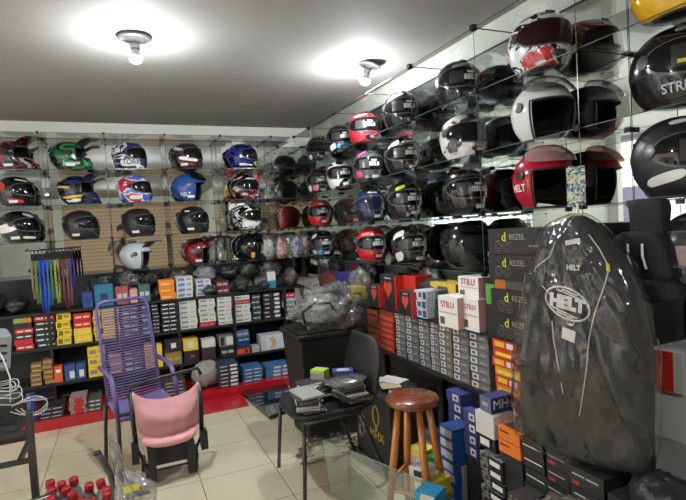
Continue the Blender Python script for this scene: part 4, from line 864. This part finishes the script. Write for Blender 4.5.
# ---------------------------------------------------------------- wooden stool
def stool(x, y):
    root = bpy.data.objects.new('wooden_stool', None); C.objects.link(root); root.location = (x, y, 0); tag(root, 'round varnished wooden stool with four splayed legs', 'stool')
    wm = lambda a, b_, s: noise_mat([a, b_], scale=s, rough=.22, coat=.6, nscale=4, dist=1, const=False, detail=4, stops=[.3, .7])
    seatm = wm((.14, .03, .012), (.28, .075, .02), (1, 6, 1)); legm = wm((.34, .10, .015), (.60, .23, .04), (6, 6, 1))
    link('seat', MB().lathe([(.0, .555), (.115, .555), (.125, .561), (.130, .573), (.126, .588), (.116, .594), (0, .597)], n=40).mesh('seat', seatm, True), root)
    pos = {}
    for k in range(4):
        a = R(80+90*k); t = (.075*cos(a), .075*sin(a), .556); f_ = (.155*cos(a), .155*sin(a), 0); pos[k] = (Vector(t), Vector(f_))
        link('leg', MB().tube([t, ((t[0]+f_[0])/2, (t[1]+f_[1])/2, .28), f_], [.015, .019, .015], 12).mesh('leg', legm, True), root)
    for k in range(4):
        h = (.20, .15)[k % 2]; p = pos[k][1].lerp(pos[k][0], h/.556); q_ = pos[(k+1) % 4][1].lerp(pos[(k+1) % 4][0], h/.556)
        link('rung', MB().tube([p, q_], .011, 10).mesh('rung', legm, True), root)
stool(1.235, 2.1)
# small rungs' goods: none

# ---------------------------------------------------------------- black chair with packets
def office_chair():
    root = bpy.data.objects.new('visitor_chair', None); C.objects.link(root); root.location = (1.0, 2.70, 0); tag(root, 'black steel framed visitor chair turned left and loaded with packets', 'chair')
    pl = mat((.007, .007, .008), .5, bump=.15, bscale=120); fr = mat((.015, .015, .015), .25, coat=.4)
    # local: front = -X
    def seat(u, v):
        x = -.23+.46*u; y = -.23+.46*v; k = (1-abs(2*v-1)**6*.15)
        return Vector((x*k+.0, y*(1-.12*abs(2*u-1)**4), .43 + .012*(2*u-1)**2 + .02*(2*v-1)**2 - (.03*max(0, -(2*u-1)-.6))))
    b = MB(); b.grid(seat, 16, 16); o = link('seat', b.mesh('seat', pl, True), root); s = o.modifiers.new('s', 'SOLIDIFY'); s.thickness = .022
    def back(u, v):
        y = -.22+.44*u; w_ = 1-.25*max(0, v-.6)*2*abs(2*u-1)**2
        return Vector((.235+.06*v-.03*(1-(2*u-1)**2), y*w_, .49+.31*v - .06*v*v*abs(2*u-1)**4))
    b = MB(); b.grid(back, 16, 12); o = link('backrest', b.mesh('back', pl, True), root); s = o.modifiers.new('s', 'SOLIDIFY'); s.thickness = .016
    for sy in (-1, 1):
        link('leg', MB().tube([(-.20, sy*.21, .415), (-.215, sy*.23, .2), (-.23, sy*.24, 0)], .011, 10).mesh('leg', fr, True), root)
        link('leg', MB().tube([(.12, sy*.20, .415), (.2, sy*.22, .2), (.27, sy*.235, 0)], .011, 10).mesh('leg', fr, True), root)
        link('side_rail', MB().tube([(-.20, sy*.21, .412), (.12, sy*.20, .412), (.22, sy*.19, .46), (.27, sy*.18, .62)], .011, 10).mesh('rail', fr, True), root)
    link('cross_bar', MB().tube([(-.1, -.2, .405), (-.1, .2, .405)], .009, 8).mesh('bar', fr), root)
    return root
office_chair()
pkm = [cm((.05, .05, .05)), cm((.55, .55, .52)), cm((.10, .10, .10)), cm((.3, .3, .28)), cm((.03, .03, .03))]
for i in range(21):
    col = i % 3; lvl = i//3
    o = link('flat_packet', MB().box(-.10, -.06, 0, .10, .06, .0125).mesh('packet', pkm[i % 5]), None, ((.86, .97, 1.12)[col]+random.uniform(-.012, .012), (2.58, 2.75, 2.60)[col]+.006*(lvl % 3), .459+.0133*lvl), R((80, 20, 95)[col]+random.uniform(-16, 16))); bev(o, .003)
    tag(o, f'flat glove packet on the black chair, {ordn(lvl, 7)} of the {("left", "far", "right")[col]} pile', 'packet', 'flat packets on the chair')
    link('card_header', MB().box(-.10, -.063, .003, .02, -.0595, .010).mesh('hdr', lw), o)
blob('clear_plastic_bag', 'small crumpled clear bag on the packets of the chair', 'plastic bag', crumple(1.08, 2.56, .58, .12, .09, .022, .4, 9, 31), bagmilk)
carton(.98, 2.74, .552, .09, .07, .055, R(-50), cm((.35, .5, .06)), 'lime green topped grey carton on the packet pile', [('f', 0, 0, 1, .7, cm((.25, .26, .22)), 'grey_front'), ('l', 0, 0, 1, .7, cm((.2, .2, .2)), 'grey_side')])
carton(1.12, 2.68, .552, .12, .08, .04, R(-20), cm((.05, .06, .22)), 'dark blue carton on the packet pile', [('t', .2, .2, .8, .8, cm((.4, .42, .5)), 'print')])

# ---------------------------------------------------------------- black bin with wrapped goods
def bin_():
    root = bpy.data.objects.new('storage_bin', None); C.objects.link(root); root.location = (1.23, 3.33, 0); tag(root, 'tall matte black storage bin behind the chair', 'bin')
    m = mat((.006, .006, .0065), .5); b = MB()
    b.add([(-.18, -.17, 0), (.18, -.17, 0), (.18, .17, 0), (-.18, .17, 0), (-.22, -.2, .70), (.22, -.2, .70), (.22, .2, .70), (-.22, .2, .70)], [(0, 3, 2, 1), (4, 5, 6, 7), (0, 1, 5, 4), (1, 2, 6, 5), (2, 3, 7, 6), (3, 0, 4, 7)])
    bev(link('body', b.mesh('body', m), root), .02, 3)
    bev(link('rim', MB().box(-.235, -.215, .70, .235, .215, .735).mesh('rim', m), root), .01)
    bev(link('lid', MB().box(-.21, -.19, .735, .21, .19, .75).mesh('lid', m), root), .006)
bin_()
o = blob('clear_plastic_bag', 'big heap of goods in clear plastic on the black bin', 'plastic bag', crumple(1.28, 3.26, .86, .25, .18, .16, .45, 8, 41, .752), bagmilk, 48, 32)
blob('goods_pouch', 'grey wrapped helmet bag inside the clear heap on the bin', 'pouch', crumple(1.27, 3.34, .84, .18, .12, .11, .35, 6, 42, .754), mat((.16, .16, .155), .5, bump=.5, bscale=30))
tag(link('wire_handle', MB().tube([(1.08, 3.2, .80), (1.06, 3.18, .88), (1.14, 3.17, .93), (1.27, 3.19, .92), (1.31, 3.2, .84)], .009, 8).mesh('handle', black, True)), 'black curved handle sticking out of the plastic heap', 'handle')
blob('clear_plastic_bag', 'thin clear plastic film on the floor under the chair', 'plastic bag', crumple(1.12, 2.98, .025, .2, .14, .045, .5, 9, 43, .002), bagmat, 36, 24)
blob('grey_wrapped_bundle', 'grey wrapped bundle left of the heart cartons', 'bundle', crumple(1.66, 3.52, .98, .1, .12, .12, .25, 7, 44, .863), bagmilk)
carton(1.62, 3.62, .863, .14, .1, .10, -pi/2, cm((.6, .5, .03)), 'yellow carton left of the heart cartons')
carton(1.60, 3.80, .863, .16, .12, .2, -pi/2, cm((.03, .03, .18)), 'deep blue carton near the corner of the right wall shelf')
blob('goods_pouch', 'dark maroon bag on the right wall shelf near the corner', 'pouch', crumple(1.72, 4.25, .95, .1, .2, .1, .3, 8, 45, .863), mat((.10, .02, .02), .4))
blob('goods_pouch', 'black glove bag on the shelf behind the yellow picture cartons', 'pouch', crumple(1.8, 2.75, 1.0, .07, .3, .07, .3, 8, 46, .863), mat((.04, .045, .04), .35))

# ---------------------------------------------------------------- glass sheets
a = [at(240, 394, 'z', .0), at(281, 381, 'z', 0), at(303, 408, 'z', 0), at(270, 420, 'z', 0)]
for i in range(3):
    b = MB(); z0 = .012*i+.001; vs = [(p.x, p.y, z0) for p in a] + [(p.x, p.y, z0+.009) for p in a]
    b.add(vs, [(0, 1, 2, 3)[::-1], (4, 5, 6, 7), (0, 1, 5, 4), (1, 2, 6, 5), (2, 3, 7, 6), (3, 0, 4, 7)])
    tag(link('glass_sheet', b.mesh('sheet', mat((.015, .02, .02), .04, coat=1))), f'dark glass sheet lying on the tiles, {["bottom", "middle", "top"][i]} of the pile of three', 'glass sheet', 'glass sheets on the floor')
def slab(p, q_, r_, s_, th=.006):
    p, q_, r_, s_ = map(Vector, (p, q_, r_, s_)); n = (q_-p).cross(s_-p).normalized()*th; b = MB()
    b.add([p, q_, r_, s_, p+n, q_+n, r_+n, s_+n], [(0, 3, 2, 1), (4, 5, 6, 7), (0, 1, 5, 4), (1, 2, 6, 5), (2, 3, 7, 6), (3, 0, 4, 7)]); b.m = [0, 0, 1, 1, 1, 1]; return b
tag(link('glass_sheet', slab((.93, 2.50, 0), (1.16, 1.85, 0), (1.16, 1.93, .27), (.93, 2.58, .27)).mesh('gs', [thin_mat('pane', (.9, .95, .93), .01, 1.6, (.6, .65, .6), .07), mat((.25, .4, .34), .1)])), 'clear glass pane leaning upright on the floor left of the stool', 'glass sheet')

# ---------------------------------------------------------------- purple cord chair
def cord_chair():
    root = bpy.data.objects.new('cord_chair', None); C.objects.link(root); root.location = (.02, 3.52, 0); root.rotation_euler = (0, 0, R(16)); tag(root, 'purple metal chair with stretched plastic cords on black legs', 'chair')
    pm = mat((.11, .075, .24), .35, coat=.3); pc = mat((.17, .13, .30), .4); fr = mat((.015, .015, .016), .3, coat=.3)
    W = .165
    def bk(s, t): return Vector((s, .05+.16*t, .40+.63*t))
    link('back_frame', MB().tube([bk(-W, 0), bk(-W, .5), bk(-W, .92), bk(-W+.02, .98), bk(-W+.06, 1), bk(W-.06, 1), bk(W-.02, .98), bk(W, .92), bk(W, .5), bk(W, 0)], .011, 10).mesh('back_frame', pm, True), root)
    for i in range(34):
        t = .03+.90*i/33; link('cord', MB().tube([bk(-W, t)+Vector((0, -.008, 0)), bk(0, t-.012)+Vector((0, .012, 0)), bk(W, t)+Vector((0, -.008, 0))], .0042, 6).mesh('cord', pc, True), root)
    def seat(u, v): return Vector((-.175+.35*u, -.22+.27*v, .385+.03*v*v - .012*sin(pi*u) + (-.02 if v == 0 else 0)))
    b = MB(); b.grid(seat, 12, 10); o = link('seat', b.mesh('seat', mat((.15, .11, .27), .3, coat=.3), True), root); s = o.modifiers.new('s', 'SOLIDIFY'); s.thickness = .02
    for sx in (-1, 1):
        x = sx*.185
        link('arm', MB().tube([(x, .13, .62), (x, -.02, .615), (x, -.12, .60), (x, -.18, .50), (x, -.20, .38)], .015, 10).mesh('arm', pm, True), root)
        link('leg', MB().tube([(x, -.20, .40), (x*1.02, -.205, 0)], .012, 10).mesh('leg', fr, True), root)
        link('leg', MB().tube([(x, .06, .40), (x*1.05, .12, 0)], .012, 10).mesh('leg', fr, True), root)
    for y in (-.2, .06): link('seat_bar', MB().tube([(-.185, y, .385), (.185, y, .385)], .01, 8).mesh('bar', fr, True), root)
cord_chair()

# ---------------------------------------------------------------- pink pushchair
def pushchair():
    root = bpy.data.objects.new('pushchair', None); C.objects.link(root); root.location = (.175, 3.2, 0); tag(root, 'small black framed pushchair with pink fabric seat', 'pushchair')
    pk = mat((.50, .235, .25), .75, bump=.25, bscale=25); pk2 = mat((.78, .36, .37), .6, bump=.5, bscale=55); wp = mat((.75, .6, .58), .6); fr = mat((.012, .012, .013), .4)
    def cov(u, v):
        s = 2*u-1
        top = .515 - .05*(1-s*s) + .02*s**8; low = .30 - .045*(1-s*s)
        z = top+(low-top)*v; bul = .085*sin(pi*min(1, v*1.0)*.9)*(1-s**4) + .02*NZ.noise(Vector((u*5, v*4, 1)))
        return Vector((.185*s*(1-.10*v+.0*v), -.02-bul-.03*v, z))
    b = MB(); b.grid(cov, 26, 18); o = link('fabric_seat', b.mesh('cover', pk, True), root); s_ = o.modifiers.new('s', 'SOLIDIFY'); s_.thickness = .008
    edge = [cov(i/26, 0) for i in range(27)]; link('edge_piping', MB().tube(edge, .005, 6).mesh('pipe', wp, True), o)
    for u in (0, 1): link('edge_piping', MB().tube([cov(u, j/10) for j in range(11)], .005, 6).mesh('pipe', wp, True), o)
    link('edge_piping', MB().tube([cov(i/26, 1)+Vector((0, -.004, 0)) for i in range(27)], .005, 6).mesh('pipe', wp, True), o)
    def cu(u, v):
        s = 2*u-1; a = pi*v; return Vector((.16*s, -.06-.085*sin(a)*(1-s**4)**.5, .265 + .04*cos(a)*(1-s**4)**.5 - .02*(1-s*s)))
    b = MB(); b.grid(cu, 22, 12); link('seat_cushion', b.mesh('cushion', pk2, True), root)
    link('handlebar', MB().tube([(-.21, .05, .50), (-.2, .07, .545), (-.1, .085, .565), (.1, .085, .585), (.2, .07, .60), (.215, .05, .56)], .011, 10).mesh('bar', fr, True), root)
    for sx in (-1, 1):
        link('side_frame', MB().tube([(sx*.2, .05, .52), (sx*.195, .0, .36), (sx*.185, -.02, .17)], .014, 10).mesh('side', fr, True), root)
        link('footrest_post', MB().box(sx*.11-.022, -.10, .02, sx*.11+.022, -.06, .22).mesh('post', fr), root)
        link('front_block', MB().box(sx*.195-.02, -.07, .13, sx*.195+.02, .0, .24).mesh('blk', fr), root)
        M = Matrix.Translation((sx*.135, -.02, .05)) @ Matrix.Rotation(pi/2, 4, 'Y')
        wh = link('wheel', MB().lathe([(.0, -.014), (.045, -.014), (.05, -.008), (.05, .008), (.045, .014), (0, .014)], n=24, M=M).mesh('wheel', fr, True), root)
        M = Matrix.Translation((sx*.155, .12, .05)) @ Matrix.Rotation(pi/2, 4, 'Y')
        link('wheel', MB().lathe([(.0, -.014), (.045, -.014), (.05, -.008), (.05, .008), (.045, .014), (0, .014)], n=24, M=M).mesh('wheel', fr, True), root)
        link('leg_strut', MB().tube([(sx*.185, -.01, .2), (sx*.15, .1, .06)], .009, 8).mesh('strut', fr, True), root)
    link('under_basket', MB().box(-.10, -.03, .08, .10, .08, .2).mesh('basket', mat((.03, .03, .035), .7)), root)
    link('axle', MB().tube([(-.13, -.02, .05), (.13, -.02, .05)], .007, 8).mesh('axle', fr), root)
pushchair()

# ---------------------------------------------------------------- steel stand and cables at the left
def stand():
    root = bpy.data.objects.new('steel_stand', None); C.objects.link(root); root.location = (-.8, 3.0, 0); tag(root, 'dark square-tube steel stand at the left picture edge', 'stand')
    m = mat((.05, .048, .046), .4, .3)
    b0 = at(29, 412, 'y', 2.9)
    X = b0.x+.8
    for x in (X, -.55):
        for y in (-.1, .25): link('post', MB().box(x-.014-(.065 if y > 0 else 0), y-.014, 0, x+.014-(.065 if y > 0 else 0), y+.014, b0.z+.0-(.1 if y > 0 else 0)).mesh('post', m), root)
    for z in (b0.z-.10, b0.z-.24):
        for y in (-.1, .25): link('rail', MB().box(-.55, y-.01, z-.012, X-(.05 if y > 0 else 0), y+.01, z+.012).mesh('rail', m), root)
        for x in (X-.06, -.55): link('rail', MB().box(x-.01, -.1, z-.012, x+.01, .25, z+.012).mesh('rail', m), root)
    link('tray', MB().box(-.55, -.09, b0.z-.09, X-.06, .24, b0.z-.08).mesh('tray', m), root)
    return b0
b0 = stand()
zc_ = b0.z-.078
carton(-.72, 3.02, zc_, .3, .28, .10, 0, mat((.03, .03, .03), .5), 'black equipment box under the white cables')
pr = link('power_unit', MB().box(-.15, -.12, 0, .15, .12, .2).mesh('unit', mat((.25, .26, .27), .5))); pr.location = (-.765, 3.22, zc_+.26); pr.rotation_euler = (0, .1, .25); bev(pr, .02)
tag(pr, 'grey-white plastic device at the far left edge above the cables', 'device')
for i in range(3): link('cooling_slot', MB().box(-.13+.0*i, -.122, .05+.04*i, .13, -.119, .062+.04*i).mesh('slot', black), pr)
dsk = link('device_post', MB().box(-.80, 3.19, zc_, -.73, 3.25, zc_+.26).mesh('dp', black)); tag(dsk, 'black pedestal carrying the grey-white device', 'pedestal')
b = MB()
random.seed(4)
for i in range(30):
    cx, cy = -.70+random.uniform(-.12, .1), 2.98+random.uniform(-.06, .08); r_ = random.uniform(.03, .075); ph = random.uniform(0, 6); tz = random.uniform(-.5, .5); pts = []
    for k in range(22):
        t = 2*pi*k/21*1.1+ph; pts.append((cx+r_*1.3*cos(t), cy+r_*.7*sin(t), zc_+.115+.003*i+r_*.35*sin(t+tz)+.01*sin(3*t)))
    b.tube(pts, .0022, 6)
b.tube([(-.66, 3.1, zc_+.45), (-.60, 3.04, zc_+.33), (-.57, 3.0, zc_+.24), (-.575, 2.98, zc_+.12)], .004, 6)
for k_ in range(3): b.tube([(-.50+.01*k_+(.085-.012*k_)*cos(t), 2.99+.01*k_, zc_+.08+(.045-.006*k_)*sin(t)+.01*sin(2*t+k_)) for t in [2.6-5.4*j/18 for j in range(19)]], .0024, 6)
tag(link('cable_tangle', b.mesh('cables', mat((.55, .55, .53), .5), True)), 'tangle of white cables heaped on the steel stand', 'cable', kind='stuff')
tag(link('blue_tool', MB().tube([(-.72, 4.4, .1), (-.72, 4.42, .32)], .03, 10).mesh('tool', mat((.03, .05, .2), .4))), 'dark blue canister behind the white cables on the red platform', 'canister')

# ---------------------------------------------------------------- oil bottles, front left
def bottle(first=[None]):
    if first[0] is None:
        o = link('oil_bottle', MB().lathe([(0, 0), (.034, 0), (.037, .006), (.037, .13), (.033, .17), (.018, .195), (.015, .21), (0, .21)], n=20).mesh('bottle', mat((.28, .28, .29), .3, .3), True))
        link('cap', MB().lathe([(.0, .203), (.021, .203), (.022, .208), (.021, .238), (.018, .241), (0, .241)], n=20).mesh('cap', mat((.32, .008, .015), .4), True), o)
        link('front_label', MB().lathe([(.0373, .04), (.0376, .041), (.0376, .12), (.0373, .121)], n=20).mesh('label', mat((.06, .06, .06), .4), True), o)
        first[0] = o; return o
    o = first[0].copy(); C.objects.link(o)
    for ch in first[0].children: c = ch.copy(); C.objects.link(c); c.parent = o
    return o
bpx = [(49, 484), (61, 483), (75, 478), (65, 489), (46, 493), (60, 494), (84, 484), (81, 491), (66, 499), (80, 499), (107, 483), (107, 489), (102, 494), (101, 500)]
for i, (px, py) in enumerate(bpx):
    o = bottle(); p = at(px, py, 'z', .235); o.location = (p.x, p.y+.02, .007); o.rotation_euler = (random.uniform(-.05, .2), random.uniform(-.18, .12), 0)
    ok = 'right' if px > 95 else 'left'
    tag(o, f'grey oil bottle with red cap, {["first","second","third","fourth","fifth","sixth","seventh","eighth","ninth","tenth"][(i if i<10 else i-10)]} counting from the back of the {ok} bunch', 'bottle', 'red capped bottles at the front left')
# dark carton before them
p = at(42, 500, 'z', .2); carton(p.x-.02, p.y-.14, 0, .22, .1, .235, .3, cb, 'black carton with white stripes at the bottom left edge', [('t', .1, .2, .9, .35, lw, 'white_stripe'), ('t', .1, .6, .9, .7, lw, 'white_stripe')])
# bagged lever
root = bpy.data.objects.new('bagged_lever', None); C.objects.link(root); base = at(125, 500, 'y', 2.55); root.location = (base.x, 2.55, 0); tag(root, 'dark metal part with curved lever wrapped in clear plastic, front left', 'spare part')
def lp(px, py, y=2.55): q = at(px, py, 'y', y); return q-root.location
put2 = lambda nm, me: link(nm, me, root)
put2('lever', MB().tube([lp(97, 453), lp(103, 461), lp(110, 473), lp(114, 488), lp(115, 505)], [.016, .015, .014, .014, .014], 10).mesh('lever', mat((.05, .05, .05), .35, coat=.3), True))
put2('lever_tip', MB().tube([lp(96.5, 452), lp(97.5, 454)], .0175, 12).mesh('tip', mat((.02, .02, .02), .5), True))
put2('clamp', MB().box(lp(130, 490).x-.03, -.02, lp(130, 490).z-.03, lp(150, 490).x, .02, lp(130, 490).z+.005).mesh('clamp', mat((.1, .1, .1), .4)))
put2('yellow_sticker', MB().box(lp(123, 484).x, -.058, lp(123, 488).z, lp(139, 484).x, -.055, lp(123, 482).z).mesh('sticker', mat((.75, .7, .05), .5)))
def bagf(side):
    prof = [(435, 107, 113), (445, 109, 119), (457, 112, 123), (468, 113, 127), (476, 114, 138), (482, 114, 156), (492, 113, 157), (505, 112, 156)]
    def fn(u, v):
        t = v*(len(prof)-1); i = min(int(t), len(prof)-2); f_ = t-i
        y, l, r_ = [prof[i][k]+(prof[i+1][k]-prof[i][k])*f_ for k in range(3)]
        q = lp(l+(r_-l)*u, y); q.y += side*(.05*sin(pi*u)**.5*min(1, .3+v)) + .03*NZ.noise(Vector((u*6, v*8, side))); return q
    return fn
b = MB(); b.grid(bagf(-1), 20, 34); b.grid(bagf(1), 20, 34); put2('plastic_wrap', b.mesh('wrap', bagwhite, True))
b = MB(); b.tube([lp(118, 462), lp(121, 475), lp(126, 490), lp(130, 505)], [.01, .02, .022, .02], 8); put2('metal_body', b.mesh('body', mat((.22, .22, .22), .35, .6), True))

# pedestal block supporting wrapped things: the part stands on the floor
put2('stand_tube', MB().box(-.02, -.02, 0, .02, .02, max(base.z, .05)+.02).mesh('foot', mat((.1, .1, .1), .5)))

# ---------------------------------------------------------------- photographer, seen only in the mirrors
def person():
    root = bpy.data.objects.new('person', None); C.objects.link(root); root.location = (0, -.42, 0)
    tag(root, 'person in a grey t-shirt holding up a phone, reflected in the back mirror', 'person')
    def skin(nm, verts, edges, rad, m, parent=root):
        me = bpy.data.meshes.new(nm); me.from_pydata(verts, edges, []); o = link(nm, me, parent); me.materials.append(m)
        o.modifiers.new('k', 'SKIN'); 
        for v, r_ in zip(me.skin_vertices[0].data, rad): v.radius = (r_, r_) if not isinstance(r_, tuple) else r_
        me.skin_vertices[0].data[0].use_root = True
        s = o.modifiers.new('s', 'SUBSURF'); s.levels = s.render_levels = 2; return o
    sk = mat((.35, .19, .12), .6); sh_ = mat((.07, .075, .08), .85); tr_ = mat((.03, .035, .06), .85)
    V = [(0, 0, .95), (0, 0, 1.15), (0, 0, 1.36), (0, .0, 1.46), (0, .01, 1.54), (0, .015, 1.62), (0, .01, 1.69),
         (.18, 0, 1.38), (.24, .08, 1.17), (.10, .33, 1.36), (.07, .38, 1.40), (-.18, 0, 1.38), (-.24, .08, 1.17), (-.10, .33, 1.36), (-.07, .38, 1.40),
         (.09, 0, .90), (.11, .02, .5), (.12, 0, .10), (.13, .12, .04), (-.09, 0, .90), (-.11, .02, .5), (-.12, 0, .10), (-.13, .12, .04)]
    Ed = [(0, 1), (1, 2), (2, 3), (3, 4), (4, 5), (5, 6), (2, 7), (7, 8), (8, 9), (9, 10), (2, 11), (11, 12), (12, 13), (13, 14), (0, 15), (15, 16), (16, 17), (17, 18), (0, 19), (19, 20), (20, 21), (21, 22)]
    rad = [.13, .12, .13, .055, .075, .085, .05, .06, .045, .028, .035, .06, .045, .028, .035, .085, .06, .042, .035, .085, .06, .042, .035]
    skin('body', V, Ed, rad, sk)
    skin('t_shirt', [(0, 0, .92), (0, 0, 1.15), (0, 0, 1.36), (0, 0, 1.43), (.19, 0, 1.38), (.235, .06, 1.22), (-.19, 0, 1.38), (-.235, .06, 1.22)], [(0, 1), (1, 2), (2, 3), (2, 4), (4, 5), (2, 6), (6, 7)], [.145, .135, .145, .08, .075, .062, .075, .062], sh_)
    skin('trousers', [(0, 0, .95), (.09, 0, .88), (.11, .02, .5), (.12, 0, .1), (-.09, 0, .88), (-.11, .02, .5), (-.12, 0, .1)], [(0, 1), (1, 2), (2, 3), (0, 4), (4, 5), (5, 6)], [.135, .1, .075, .06, .1, .075, .06], tr_)
    b = MB(); b.lathe([(0, 1.76), (.05, 1.755), (.085, 1.72), (.098, 1.67), (.09, 1.62), (.07, 1.6)], n=16); link('hair', b.mesh('hair', mat((.01, .008, .006), .8), True), root).location = (0, -.012, 0)
    ph = link('mobile_phone', MB().box(-.037, -.028, 1.35, .037, -.02, 1.50).mesh('phone', blackg)); bev(ph, .003)
    tag(ph, 'black phone held up by the person in the grey t-shirt', 'phone')
person()
bpy.context.view_layer.update()
